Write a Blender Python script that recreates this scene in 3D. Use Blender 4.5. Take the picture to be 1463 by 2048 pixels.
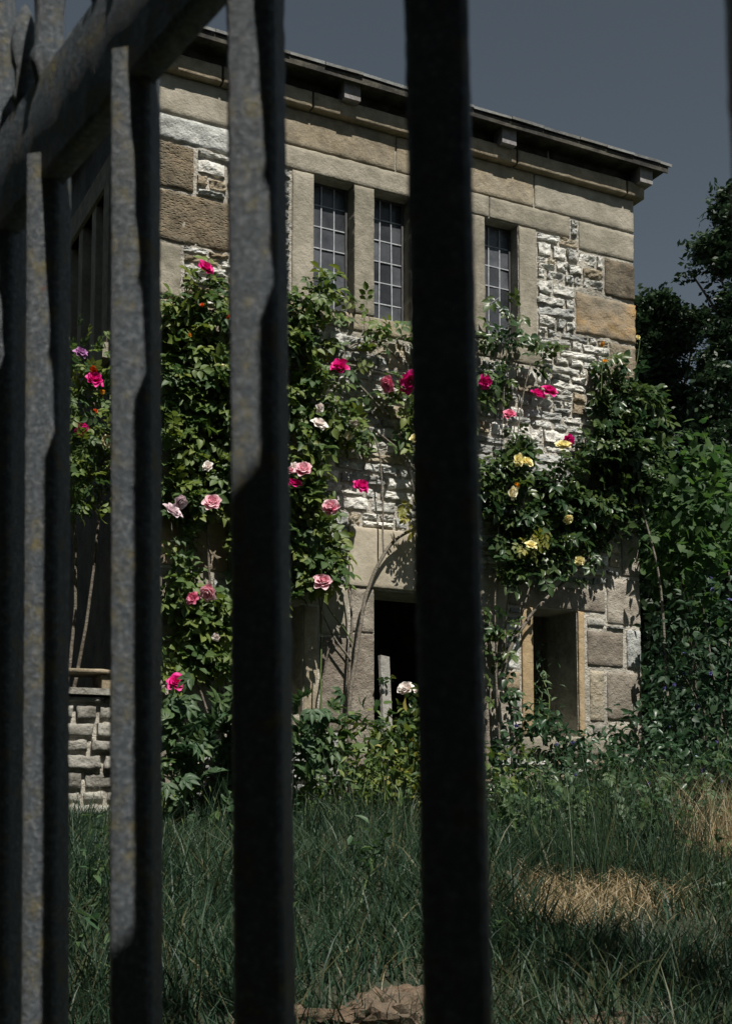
import bpy, math, random
import numpy as np
from mathutils import Vector, Matrix, noise
R = math.radians
random.seed(7); rng = np.random.default_rng(7)
scene = bpy.context.scene
for o in list(bpy.data.objects): bpy.data.objects.remove(o)
COL = scene.collection

# ------------------------------------------------------------------ camera
cd = bpy.data.cameras.new('camera'); cam = bpy.data.objects.new('camera', cd); COL.objects.link(cam)
cam.location = (0, 0, 0)
cam.rotation_euler = (R(95), 0, R(-27))
cd.sensor_width = 36; cd.lens = 2486 / 2048 * 36; cd.shift_y = 359 / 2048
cd.clip_start = 0.02; cd.clip_end = 2000
cd.dof.use_dof = True; cd.dof.focus_distance = 8.8; cd.dof.aperture_fstop = 18
scene.camera = cam
# ------------------------------------------------------------------ sky and sun
SUN = Vector((0.035, -1.0, 1.62)).normalized()
elev = math.asin(SUN.z)
w = bpy.data.worlds.new('World'); scene.world = w; w.use_nodes = True
nt = w.node_tree; nt.nodes.clear()
sky = nt.nodes.new('ShaderNodeTexSky'); sky.sky_type = 'NISHITA'; sky.sun_disc = False
sky.sun_elevation = elev; sky.sun_rotation = math.atan2(SUN.x, SUN.y)
sky.altitude = 2000; sky.air_density = 0.62; sky.dust_density = 0.5; sky.ozone_density = 0.4
hs = nt.nodes.new('ShaderNodeHueSaturation'); hs.inputs['Saturation'].default_value = 0.53; hs.inputs['Hue'].default_value = 0.472
bg = nt.nodes.new('ShaderNodeBackground'); bg.inputs['Strength'].default_value = 0.05
out = nt.nodes.new('ShaderNodeOutputWorld')
nt.links.new(sky.outputs[0], hs.inputs['Color']); nt.links.new(hs.outputs[0], bg.inputs[0]); nt.links.new(bg.outputs[0], out.inputs[0])
sd = bpy.data.lights.new('sun', 'SUN'); sd.energy = 5.0; sd.angle = R(0.5); sd.color = (1.0, 0.95, 0.86)
so = bpy.data.objects.new('sun', sd); COL.objects.link(so)
so.rotation_euler = SUN.to_track_quat('Z', 'Y').to_euler()
vs = scene.view_settings; vs.view_transform = 'Standard'; vs.look = 'None'; vs.gamma = 1
vs.exposure = 0.35

# ------------------------------------------------------------------ helpers
def tag(o, label=None, cat=None, group=None, kind=None):
    if label: o['label'] = label
    if cat: o['category'] = cat
    if group: o['group'] = group
    if kind: o['kind'] = kind
    return o
def link(o, parent=None):
    COL.objects.link(o)
    if parent is not None: o.parent = parent
    return o
def empty(name, loc=(0, 0, 0)):
    o = bpy.data.objects.new(name, None); o.location = loc; o.empty_display_size = 0.1
    return link(o)
def mesh(name, v, f, mat=None, smooth=False):
    me = bpy.data.meshes.new(name)
    me.from_pydata([tuple(p) for p in v], [], [tuple(q) for q in f])
    if mat: me.materials.append(mat)
    if smooth: me.polygons.foreach_set('use_smooth', [True] * len(me.polygons))
    me.update(); return me
def fastmesh(name, V, Fv, mat, attr=None, smooth=False):
    """V (n,3), Fv (m,k) of equal-sided faces"""
    me = bpy.data.meshes.new(name); n = len(V); m, k = Fv.shape
    me.vertices.add(n); me.vertices.foreach_set('co', np.ascontiguousarray(V, dtype=np.float32).ravel())
    me.loops.add(m * k); me.loops.foreach_set('vertex_index', np.ascontiguousarray(Fv, dtype=np.int32).ravel())
    me.polygons.add(m)
    me.polygons.foreach_set('loop_start', np.arange(0, m * k, k, dtype=np.int32))
    if smooth: me.polygons.foreach_set('use_smooth', np.ones(m, dtype=bool))
    if attr is not None:
        a = me.attributes.new('tint', 'FLOAT', 'POINT'); a.data.foreach_set('value', np.ascontiguousarray(attr, dtype=np.float32))
    me.materials.append(mat); me.update(calc_edges=True); return me
def obj(name, me, parent=None, loc=(0, 0, 0)):
    o = bpy.data.objects.new(name, me); o.location = loc
    return link(o, parent)
BOXF = [(0, 3, 2, 1), (4, 5, 6, 7), (0, 1, 5, 4), (1, 2, 6, 5), (2, 3, 7, 6), (3, 0, 4, 7)]
def boxv(x0, x1, y0, y1, z0, z1):
    return [(x0, y0, z0), (x1, y0, z0), (x1, y1, z0), (x0, y1, z0), (x0, y0, z1), (x1, y0, z1), (x1, y1, z1), (x0, y1, z1)]
def box(name, x0, x1, y0, y1, z0, z1, mat, parent=None):
    return obj(name, mesh(name, boxv(x0, x1, y0, y1, z0, z1), BOXF, mat), parent)

# ------------------------------------------------------------------ materials
def newmat(name):
    m = bpy.data.materials.new(name); m.use_nodes = True
    t = m.node_tree; b = t.nodes['Principled BSDF']
    return m, t, b
def N(t, kind, **kw):
    n = t.nodes.new(kind)
    for k, v in kw.items():
        if k in n.inputs: n.inputs[k].default_value = v
        else: setattr(n, k, v)
    return n
def ramp(t, stops):
    n = t.nodes.new('ShaderNodeValToRGB'); e = n.color_ramp.elements
    e[0].position, e[0].color = stops[0][0], (*stops[0][1], 1)
    e[1].position, e[1].color = stops[-1][0], (*stops[-1][1], 1)
    for p, c in stops[1:-1]:
        q = e.new(p); q.color = (*c, 1)
    return n
def stone_mat(name, cols, scale=9, bump=0.5, pits=0.0, rough=0.9, objvar=0.35, fine=70, stain=(0.16, 0.15, 0.12)):
    """cols: list of colours spread over a noise; position based so that shared meshes never repeat"""
    m, t, b = newmat(name); L = t.links.new
    g = N(t, 'ShaderNodeNewGeometry'); oi = N(t, 'ShaderNodeObjectInfo')
    n1 = N(t, 'ShaderNodeTexNoise', Scale=scale, Detail=8.0, Roughness=0.68); L(g.outputs['Position'], n1.inputs['Vector'])
    ad = N(t, 'ShaderNodeMath', operation='MULTIPLY_ADD'); L(oi.outputs['Random'], ad.inputs[0]); ad.inputs[1].default_value = objvar
    sb = N(t, 'ShaderNodeMath', operation='ADD'); L(n1.outputs['Fac'], ad.inputs[2]); L(ad.outputs[0], sb.inputs[0]); sb.inputs[1].default_value = -objvar / 2
    k = len(cols); r = ramp(t, [(0.28 + 0.44 * i / (k - 1), c) for i, c in enumerate(cols)]); L(sb.outputs[0], r.inputs[0])
    # weather stains
    n2 = N(t, 'ShaderNodeTexNoise', Scale=2.6, Detail=10.0, Roughness=0.75); L(g.outputs['Position'], n2.inputs['Vector'])
    r2 = ramp(t, [(0.46, (0, 0, 0)), (0.68, (0.8, 0.8, 0.8))]); L(n2.outputs['Fac'], r2.inputs[0])
    mx = N(t, 'ShaderNodeMix', data_type='RGBA'); L(r2.outputs[0], mx.inputs[0]); L(r.outputs[0], mx.inputs[6]); mx.inputs[7].default_value = (*stain, 1)
    L(mx.outputs[2], b.inputs['Base Color']); b.inputs['Roughness'].default_value = rough
    b.inputs['Specular IOR Level'].default_value = 0.2
    n3 = N(t, 'ShaderNodeTexNoise', Scale=fine, Detail=6.0, Roughness=0.7); L(g.outputs['Position'], n3.inputs['Vector'])
    n4 = N(t, 'ShaderNodeTexNoise', Scale=fine * 0.3, Detail=6.0, Roughness=0.6); L(g.outputs['Position'], n4.inputs['Vector'])
    su = N(t, 'ShaderNodeMath', operation='MULTIPLY_ADD'); L(n4.outputs['Fac'], su.inputs[0]); su.inputs[1].default_value = 1.6; L(n3.outputs['Fac'], su.inputs[2])
    h = su
    if pits:
        mp = N(t, 'ShaderNodeMapping'); mp.inputs['Rotation'].default_value = (0, 0.6, 0); mp.inputs['Scale'].default_value = (26, 26, 60); L(g.outputs['Position'], mp.inputs[0])
        v = N(t, 'ShaderNodeTexVoronoi', Scale=1.0); L(mp.outputs[0], v.inputs['Vector'])
        vr = ramp(t, [(0.1, (0, 0, 0)), (0.42, (1, 1, 1))]); L(v.outputs['Distance'], vr.inputs[0])
        h = N(t, 'ShaderNodeMath', operation='MULTIPLY_ADD'); L(vr.outputs[0], h.inputs[0]); h.inputs[1].default_value = pits; L(su.outputs[0], h.inputs[2])
    bp = N(t, 'ShaderNodeBump', Strength=bump, Distance=0.02); L(h.outputs[0], bp.inputs['Height']); L(bp.outputs[0], b.inputs['Normal'])
    return m
M = {}
M['tan'] = stone_mat('tan_ashlar', [(.19, .155, .105), (.32, .27, .195), (.40, .355, .27)], bump=.45, objvar=.25)
M['pale'] = stone_mat('pale_buff_slab', [(.30, .265, .20), (.42, .375, .30), (.48, .44, .36)], scale=5, bump=.25, objvar=0, stain=(.3, .265, .2))
M['grey_tan'] = stone_mat('grey_tan_ashlar', [(.19, .175, .14), (.30, .275, .22), (.38, .35, .29)], bump=.4, objvar=.3)
M['brown'] = stone_mat('brown_pitted_stone', [(.12, .095, .065), (.25, .20, .135), (.36, .29, .19)], bump=.9, pits=1.5, objvar=.2)
M['dark'] = stone_mat('dark_brown_stone', [(.07, .055, .04), (.17, .135, .095), (.26, .21, .15)], bump=.8, objvar=.1)
M['orange'] = stone_mat('ochre_sandstone', [(.13, .11, .085), (.27, .22, .16), (.34, .26, .17), (.46, .28, .10)], scale=3.2, bump=.6, objvar=.2)
M['jamb'] = stone_mat('orange_jamb_stone', [(.26, .19, .115), (.38, .28, .16), (.46, .36, .24)], scale=6, bump=.4, objvar=.1, stain=(.3, .25, .17))
M['pink'] = stone_mat('pinkish_grey_stone', [(.20, .17, .14), (.32, .285, .24), (.46, .42, .36)], scale=7, bump=.7, objvar=.5)
M['white'] = stone_mat('white_limestone', [(.34, .34, .32), (.68, .67, .62), (.84, .83, .78)], scale=12, bump=.9, fine=45, objvar=.3, stain=(.22, .22, .2))
M['white2'] = stone_mat('grey_limestone', [(.24, .25, .245), (.47, .48, .465), (.66, .66, .63)], scale=12, bump=.9, fine=45, objvar=.4, stain=(.2, .2, .18))
M['rubtan'] = stone_mat('buff_rubble', [(.24, .19, .13), (.40, .34, .25), (.52, .47, .37)], scale=12, bump=.9, fine=45, objvar=.4)
M['mortar'] = stone_mat('lime_mortar', [(.34, .315, .27), (.50, .47, .41), (.62, .59, .53)], scale=14, bump=1.0, fine=60, objvar=0)
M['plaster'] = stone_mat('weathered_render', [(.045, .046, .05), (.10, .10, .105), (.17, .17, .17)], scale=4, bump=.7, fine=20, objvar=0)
M['gstone'] = stone_mat('grey_walling_stone', [(.18, .17, .15), (.30, .29, .26), (.42, .41, .37)], scale=14, bump=.9, fine=50, objvar=.4)
M['slate'] = stone_mat('roof_slate', [(.10, .105, .11), (.17, .175, .18), (.24, .25, .25)], scale=8, bump=.4, objvar=.4)
M['rock'] = stone_mat('brown_rock', [(.07, .05, .035), (.16, .115, .08), (.25, .19, .14)], scale=14, bump=1.0, fine=40, objvar=.2)
M['soffit'] = stone_mat('eaves_timber_and_shade_strip', [(.02, .019, .017), (.035, .033, .03), (.05, .048, .045)], bump=.3, objvar=0)
M['block'] = stone_mat('grey_timber_ends', [(.20, .19, .20), (.30, .29, .29), (.38, .37, .37)], scale=20, bump=.3)
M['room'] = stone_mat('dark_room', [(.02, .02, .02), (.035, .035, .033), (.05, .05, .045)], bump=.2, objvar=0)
M['wood'] = stone_mat('grey_weathered_plank', [(.16, .15, .13), (.27, .26, .24), (.36, .35, .33)], scale=16, bump=.5)
def glass_mat():
    m, t, b = newmat('dusty_leaded_glass'); L = t.links.new
    g = N(t, 'ShaderNodeNewGeometry')
    n1 = N(t, 'ShaderNodeTexNoise', Scale=7.0, Detail=8.0, Roughness=.7); L(g.outputs['Position'], n1.inputs['Vector'])
    r = ramp(t, [(.3, (.06, .066, .076)), (.7, (.15, .16, .18))]); L(n1.outputs[0], r.inputs[0])
    oi = N(t, 'ShaderNodeObjectInfo'); ma = N(t, 'ShaderNodeMath', operation='MULTIPLY_ADD'); L(oi.outputs['Random'], ma.inputs[0]); ma.inputs[1].default_value = .85; ma.inputs[2].default_value = .3
    hv = N(t, 'ShaderNodeHueSaturation'); L(r.outputs[0], hv.inputs['Color']); L(ma.outputs[0], hv.inputs['Value']); L(hv.outputs[0], b.inputs['Base Color'])
    b.inputs['Roughness'].default_value = .2
    bp = N(t, 'ShaderNodeBump', Strength=.12, Distance=.01); L(n1.outputs[0], bp.inputs['Height']); L(bp.outputs[0], b.inputs['Normal'])
    tr = N(t, 'ShaderNodeBsdfTransparent'); mx = N(t, 'ShaderNodeMixShader'); mx.inputs[0].default_value = .75
    L(tr.outputs[0], mx.inputs[1]); L(b.outputs[0], mx.inputs[2]); L(mx.outputs[0], t.nodes['Material Output'].inputs[0])
    return m
M['glass'] = glass_mat()
def plain(name, col, rough=.6, metal=0, spec=.4):
    m, t, b = newmat(name); L = t.links.new
    g = N(t, 'ShaderNodeNewGeometry')
    n1 = N(t, 'ShaderNodeTexNoise', Scale=25.0, Detail=6.0, Roughness=.6); L(g.outputs['Position'], n1.inputs['Vector'])
    r = ramp(t, [(.3, tuple(c * .6 for c in col)), (.7, tuple(min(1, c * 1.3) for c in col))]); L(n1.outputs[0], r.inputs[0]); L(r.outputs[0], b.inputs['Base Color'])
    b.inputs['Roughness'].default_value = rough; b.inputs['Metallic'].default_value = metal; b.inputs['Specular IOR Level'].default_value = spec
    return m
M['lead'] = plain('lead_came', (.36, .38, .41), .6)
M['iron_frame'] = plain('casement_iron', (.06, .06, .062), .6)
def iron_mat():
    m, t, b = newmat('pitted_black_iron'); L = t.links.new
    g = N(t, 'ShaderNodeNewGeometry')
    n1 = N(t, 'ShaderNodeTexNoise', Scale=230.0, Detail=8.0, Roughness=.75); L(g.outputs['Position'], n1.inputs['Vector'])
    r = ramp(t, [(.36, (.042, .053, .065)), (.52, (.082, .097, .112)), (.68, (.22, .24, .265))]); L(n1.outputs[0], r.inputs[0])
    n2 = N(t, 'ShaderNodeTexNoise', Scale=38.0, Detail=10.0, Roughness=.8); L(g.outputs['Position'], n2.inputs['Vector'])
    li = ramp(t, [(.52, (0, 0, 0)), (.64, (1, 1, 1))]); L(n2.outputs[0], li.inputs[0])
    mx = N(t, 'ShaderNodeMix', data_type='RGBA'); L(li.outputs[0], mx.inputs[0]); L(r.outputs[0], mx.inputs[6]); mx.inputs[7].default_value = (.17, .145, .065, 1)
    n3 = N(t, 'ShaderNodeTexNoise', Scale=16.0, Detail=9.0, Roughness=.75); L(g.outputs['Position'], n3.inputs['Vector'])
    ru = ramp(t, [(.645, (0, 0, 0)), (.69, (1, 1, 1))]); L(n3.outputs[0], ru.inputs[0])
    m2 = N(t, 'ShaderNodeMix', data_type='RGBA'); L(ru.outputs[0], m2.inputs[0]); L(mx.outputs[2], m2.inputs[6]); m2.inputs[7].default_value = (.16, .035, .018, 1)
    L(m2.outputs[2], b.inputs['Base Color'])
    rr = ramp(t, [(.4, (.28, .28, .28)), (.7, (.6, .6, .6))]); L(n2.outputs[0], rr.inputs[0]); L(rr.outputs[0], b.inputs['Roughness'])
    b.inputs['Specular IOR Level'].default_value = .35
    bp = N(t, 'ShaderNodeBump', Strength=1.0, Distance=.004); L(n1.outputs[0], bp.inputs['Height']); L(bp.outputs[0], b.inputs['Normal'])
    return m
M['iron'] = iron_mat()
def leaf_mat(name, cols, rough=.5, trans=.28):
    m, t, b = newmat(name); L = t.links.new
    at = N(t, 'ShaderNodeAttribute', attribute_name='tint'); oi = N(t, 'ShaderNodeObjectInfo')
    ad = N(t, 'ShaderNodeMath', operation='ADD'); L(at.outputs['Fac'], ad.inputs[0]); L(oi.outputs['Random'], ad.inputs[1])
    fr = N(t, 'ShaderNodeMath', operation='FRACT'); L(ad.outputs[0], fr.inputs[0])
    k = len(cols); r = ramp(t, [(i / (k - 1), c) for i, c in enumerate(cols)]); L(fr.outputs[0], r.inputs[0])
    L(r.outputs[0], b.inputs['Base Color']); b.inputs['Roughness'].default_value = rough; b.inputs['Specular IOR Level'].default_value = .32
    tl = N(t, 'ShaderNodeBsdfTranslucent'); hv = N(t, 'ShaderNodeHueSaturation', Saturation=1.15, Value=1.5); L(r.outputs[0], hv.inputs['Color']); L(hv.outputs[0], tl.inputs[0])
    mx = N(t, 'ShaderNodeMixShader'); mx.inputs[0].default_value = trans
    L(b.outputs[0], mx.inputs[1]); L(tl.outputs[0], mx.inputs[2]); L(mx.outputs[0], t.nodes['Material Output'].inputs[0])
    return m
M['rose'] = leaf_mat('rose_leaf', [(.040, .080, .030), (.07, .118, .036), (.105, .155, .038), (.15, .185, .045), (.08, .128, .04), (.045, .086, .034)])
M['rosedark'] = leaf_mat('dark_rose_leaf', [(.024, .052, .024), (.04, .078, .030), (.075, .112, .034), (.038, .068, .026)], rough=.33)
M['yleaf'] = leaf_mat('yellowed_leaf', [(.26, .24, .05), (.20, .20, .04), (.12, .15, .035), (.30, .24, .06)])
M['vine'] = leaf_mat('broad_vine_leaf', [(.032, .07, .028), (.048, .098, .032), (.07, .125, .036), (.038, .08, .03)], trans=.35, rough=.65)
M['hedge'] = leaf_mat('hedge_leaf', [(.02, .045, .026), (.03, .065, .034), (.042, .08, .038), (.026, .055, .03)])
M['herb'] = leaf_mat('herb_leaf', [(.04, .08, .04), (.055, .105, .05), (.075, .125, .045), (.05, .09, .045)])
M['peri'] = leaf_mat('periwinkle_leaf', [(.025, .055, .03), (.035, .075, .04), (.05, .095, .045), (.03, .065, .035)], rough=.35)
M['tree'] = leaf_mat('tree_leaf', [(.018, .036, .02), (.026, .05, .024), (.038, .062, .028), (.022, .042, .022)], trans=.2)
M['grass'] = leaf_mat('grass_blade', [(.014, .036, .022), (.022, .052, .030), (.036, .072, .038), (.018, .044, .028), (.062, .085, .036), (.026, .060, .034), (.10, .095, .045)], trans=.25)
M['straw'] = leaf_mat('dry_straw', [(.30, .235, .14), (.40, .33, .21), (.25, .185, .10), (.46, .40, .28)], rough=.6, trans=.2)
M['deadleaf'] = leaf_mat('dead_leaf', [(.30, .19, .10), (.38, .26, .16), (.25, .15, .07)], rough=.7)
M['bark'] = stone_mat('rose_bark', [(.09, .075, .06), (.20, .175, .145), (.30, .27, .23)], scale=30, bump=.7, objvar=.2)
M['greenstem'] = plain('green_stem', (.10, .14, .05), .5)
M['trunk'] = stone_mat('tree_bark', [(.03, .025, .02), (.06, .05, .04), (.09, .08, .065)], scale=8, bump=1.0, objvar=.2)
def petal_mat(name, inner, rim, trans=.3):
    m, t, b = newmat(name); L = t.links.new
    at = N(t, 'ShaderNodeAttribute', attribute_name='tint')
    r = ramp(t, [(.25, inner), (.95, rim)]); L(at.outputs['Fac'], r.inputs[0]); L(r.outputs[0], b.inputs['Base Color'])
    b.inputs['Roughness'].default_value = .55
    tl = N(t, 'ShaderNodeBsdfTranslucent'); L(r.outputs[0], tl.inputs[0])
    mx = N(t, 'ShaderNodeMixShader'); mx.inputs[0].default_value = trans
    L(b.outputs[0], mx.inputs[1]); L(tl.outputs[0], mx.inputs[2]); L(mx.outputs[0], t.nodes['Material Output'].inputs[0])
    return m
PET = dict(h=petal_mat('hot_pink_petal', (.58, .002, .12), (.84, .02, .34)), p=petal_mat('pink_petal', (.70, .06, .22), (.88, .34, .48)),
           m=petal_mat('pink_white_petal', (.70, .06, .22), (.95, .75, .78)), b=petal_mat('blush_petal', (.55, .34, .40), (.80, .70, .74)),
           w=petal_mat('white_petal', (.85, .72, .66), (.92, .90, .88)), c=petal_mat('cream_petal', (.80, .70, .38), (.88, .84, .66)),
           y=petal_mat('yellow_petal', (.88, .72, .20), (.95, .92, .58)), o=petal_mat('apricot_petal', (.80, .30, .03), (.88, .52, .06)),
           v=petal_mat('mauve_petal', (.38, .08, .35), (.55, .30, .55)), k=petal_mat('blue_violet_petal', (.16, .14, .42), (.26, .24, .58)),
           r=petal_mat('red_bud_petal', (.70, .05, .01), (.85, .16, .02)))
def ground_mat():
    m, t, b = newmat('soil_and_turf'); L = t.links.new
    g = N(t, 'ShaderNodeNewGeometry')
    n1 = N(t, 'ShaderNodeTexNoise', Scale=1.6, Detail=10.0, Roughness=.7); L(g.outputs['Position'], n1.inputs['Vector'])
    r = ramp(t, [(.3, (.022, .028, .016)), (.55, (.035, .04, .022)), (.75, (.085, .068, .042))]); L(n1.outputs[0], r.inputs[0]); L(r.outputs[0], b.inputs['Base Color'])
    b.inputs['Roughness'].default_value = .95
    n3 = N(t, 'ShaderNodeTexNoise', Scale=40.0, Detail=8.0); L(g.outputs['Position'], n3.inputs['Vector'])
    bp = N(t, 'ShaderNodeBump', Strength=.9, Distance=.03); L(n3.outputs[0], bp.inputs['Height']); L(bp.outputs[0], b.inputs['Normal'])
    return m
M['ground'] = ground_mat()

# ------------------------------------------------------------------ ground
def ground_h(x, y):
    x = np.asarray(x, float); y = np.asarray(y, float)
    base = -1.28 + 0.147 * np.clip(y, -40, 8.6)
    base = np.where(y < -2, -1.28 - .294 + .02 * (y + 2), base)
    lift = 0.045 * np.clip(x - 3.0, -2, 4) * np.clip(y / 8, 0, 1)
    bump = 0.035 * np.sin(2.1 * x + 1.3 * y) * np.sin(1.7 * y - .6 * x) + .02 * np.sin(5.3 * x + 2) * np.sin(4.7 * y)
    return base + lift + bump * (np.abs(x) < 30) * (np.abs(y) < 30)
s = np.linspace(-1, 1, 141); gx = 3 + np.sinh(s * 5.2) * 6.6; gy = 5 + np.sinh(s * 5.2) * 6.6
GX, GY = np.meshgrid(gx, gy); V = np.stack([GX.ravel(), GY.ravel(), ground_h(GX, GY).ravel()], 1)
i = np.arange(140 * 140); q = (i // 140) * 141 + i % 140
tag(obj('ground', fastmesh('ground', V, np.stack([q, q + 1, q + 142, q + 141], 1), M['ground'], smooth=True)), kind='structure')

# ------------------------------------------------------------------ stone building blocks
def block_mesh(name, w_, h_, depth, mat, seed, amp=.006, edge=.012, res=.03, jit=.006, freq=9, flat=False):
    """dressed or rough stone: front face (towards -Y) in relief, rounded arrises, four sides"""
    nx = max(3, min(40, int(w_ / res) + 2)); nz = max(3, min(30, int(h_ / res) + 2))
    off = Vector((seed * 3.7, seed * 1.3, seed * 2.1)); vs_, fs = [], []
    ins = min(.007 + edge * .35, w_ * .2, h_ * .2)
    us = [-w_ / 2] + [-w_ / 2 + ins + (w_ - 2 * ins) * i / (nx - 1) for i in range(nx)] + [w_ / 2]; zs = [-h_ / 2] + [-h_ / 2 + ins + (h_ - 2 * ins) * j / (nz - 1) for j in range(nz)] + [h_ / 2]
    nx += 2; nz += 2
    for j, z in enumerate(zs):
        for i_, u in enumerate(us):
            p = Vector((u * freq, 0, z * freq)) + off
            d = noise.fractal(p, 1.0, 2.1, 4) * amp + noise.noise(p * .35) * amp
            border = i_ in (0, nx - 1) or j in (0, nz - 1)
            y = d - amp * .2
            uu, zz = u, z
            if border:
                y += edge * (1 + .5 * noise.noise(p * 2))
                ju = noise.noise(Vector((z * 14, 7, seed))) * jit; jz = noise.noise(Vector((u * 14, 3, seed + 9))) * jit
                if i_ in (0, nx - 1): uu += ju - math.copysign(jit * .5, u)
                if j in (0, nz - 1): zz += jz - math.copysign(jit * .5, z)
            elif i_ in (1, nx - 2) or j in (1, nz - 2): y += edge * .18
            vs_.append((uu, y, zz))
    for j in range(nz - 1):
        for i_ in range(nx - 1):
            a = j * nx + i_; fs.append((a, a + 1, a + nx + 1, a + nx))
    loop = [i_ for i_ in range(nx)] + [j * nx + nx - 1 for j in range(1, nz)] + [(nz - 1) * nx + i_ for i_ in range(nx - 2, -1, -1)] + [j * nx for j in range(nz - 2, 0, -1)]
    b0 = len(vs_)
    for k in loop: vs_.append((vs_[k][0], depth, vs_[k][2]))
    n = len(loop)
    for k in range(n): fs.append((loop[k], b0 + k, b0 + (k + 1) % n, loop[(k + 1) % n]))
    me = mesh(name, vs_, fs, mat)
    sm = [not flat and i_ < (nx - 1) * (nz - 1) for i_, p in enumerate(me.polygons)]
    me.polygons.foreach_set('use_smooth', sm); return me
SEED = [1]
def stone(parent, u0, u1, z0, z1, mat, name='stone', y=8.2, depth=.14, rough=1.0, gap=.006, side=None):
    SEED[0] += 1
    me = block_mesh(name, u1 - u0 - gap, z1 - z0 - gap, depth, M[mat], SEED[0], amp=.0075 * rough, edge=.004 + .005 * rough, jit=.003 + .006 * rough, freq=9 if rough < 1 else 13)
    o = obj(name, me, parent, ((u0 + u1) / 2, y, (z0 + z1) / 2)); return o
def wall_core(name, a0, a1, z0, z1, holes, d0, d1, mat, parent, axis='x', sign=1):
    """wall sheet with thickness and real openings. axis x: in XZ, faces at y=d0 (front) and d1; axis y: in YZ, faces at x=d0, d1"""
    us = sorted({a0, a1, *[h[0] for h in holes], *[h[1] for h in holes]}); zs = sorted({z0, z1, *[h[2] for h in holes], *[h[3] for h in holes]})
    solid = lambda i_, j: 0 <= i_ < len(us) - 1 and 0 <= j < len(zs) - 1 and not any(h[0] <= (us[i_] + us[i_ + 1]) / 2 <= h[1] and h[2] <= (zs[j] + zs[j + 1]) / 2 <= h[3] for h in holes)
    P = (lambda u, d, z: (u, d, z)) if axis == 'x' else (lambda u, d, z: (d, u, z))
    v, f = [], []
    def q(*pts):
        b = len(v); v.extend(pts); f.append(tuple(range(b, b + 4)))
    for i_ in range(len(us) - 1):
        for j in range(len(zs) - 1):
            if not solid(i_, j): continue
            x0, x1, y0, y1 = us[i_], us[i_ + 1], zs[j], zs[j + 1]
            for d in (d0, d1): q(P(x0, d, y0), P(x1, d, y0), P(x1, d, y1), P(x0, d, y1))
            if not solid(i_ - 1, j): q(P(x0, d0, y0), P(x0, d1, y0), P(x0, d1, y1), P(x0, d0, y1))
            if not solid(i_ + 1, j): q(P(x1, d0, y0), P(x1, d1, y0), P(x1, d1, y1), P(x1, d0, y1))
            if not solid(i_, j - 1): q(P(x0, d0, y0), P(x1, d0, y0), P(x1, d1, y0), P(x0, d1, y0))
            if not solid(i_, j + 1): q(P(x0, d0, y1), P(x1, d0, y1), P(x1, d1, y1), P(x0, d1, y1))
    return obj(name, mesh(name, v, f, mat), parent)

# ------------------------------------------------------------------ the house
UL, UR, YF = 2.46, 6.785, 8.2
house = empty('stone_house', (0, 0, 0)); house.location = (0, 0, 0)
tag(house, 'old two storey stone house with mullioned windows behind climbing roses', 'house')
WIN = (3.743, 5.579, 3.69, 4.708); DOOR = (4.25, 5.10, -.35, 1.575); LWIN = (5.68, 6.115, .515, 1.545); HWIN = (3.20, 3.667, .62, 1.42)
front = wall_core('wall', UL + .012, UR - .012, -.6, 5.44, [WIN, DOOR, LWIN, HWIN], YF + .011, YF + .42, M['mortar'], house)
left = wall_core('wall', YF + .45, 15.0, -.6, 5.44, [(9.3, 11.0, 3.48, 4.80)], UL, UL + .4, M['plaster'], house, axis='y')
right = wall_core('wall', YF + .45, 15.0, -.6, 5.44, [], UR - .4, UR, M['mortar'], house, axis='y')
back = wall_core('wall', UL, UR, -.6, 5.44, [], 15.0, 15.4, M['mortar'], house)
front['label'] = 'sunlit front wall of white rubble and tan dressed stone'
left['label'] = 'shaded side wall of weathered grey render'
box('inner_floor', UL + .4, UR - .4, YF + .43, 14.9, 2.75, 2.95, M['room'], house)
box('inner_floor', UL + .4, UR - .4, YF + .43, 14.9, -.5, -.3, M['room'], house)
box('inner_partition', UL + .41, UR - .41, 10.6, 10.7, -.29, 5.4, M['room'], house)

dressed = []          # rectangles occupied by dressed stones and openings (u0,u1,z0,z1)
def D(u0, u1, z0, z1, mat, rough=.6, **kw):
    dressed.append((u0, u1, z0, z1)); return stone(front, u0, u1, z0, z1, mat, rough=rough, **kw)
for h_ in (WIN, DOOR, LWIN, HWIN): dressed.append(h_)
# top strip (near black colour stands in for eaves shade), projecting course, frieze, lintel course
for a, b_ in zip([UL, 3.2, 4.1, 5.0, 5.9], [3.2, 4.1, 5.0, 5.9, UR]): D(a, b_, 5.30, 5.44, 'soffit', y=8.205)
for a, b_ in zip([2.39, 2.98, 3.70, 4.72, 5.53, 6.66], [2.98, 3.70, 4.72, 5.53, 6.66, 6.855]):
    stone(front, a, b_, 5.18, 5.32, 'tan', name='cornice_stone', y=8.13, depth=.16, rough=.3, gap=.012)
for a, b_, m_ in [(UL, 3.21, 'grey_tan'), (3.21, 4.44, 'tan'), (4.44, 4.95, 'tan'), (4.95, 5.742, 'tan'), (5.742, UR, 'grey_tan')]:
    D(a, b_, 4.893, 5.19, m_, rough=.45, y=8.198)
for a, b_, m_ in [(3.40, 4.62, 'grey_tan'), (4.62, 5.30, 'grey_tan'), (5.30, 6.103, 'grey_tan')]: D(a, b_, 4.708, 4.893, m_, rough=.35, y=8.196)
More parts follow.
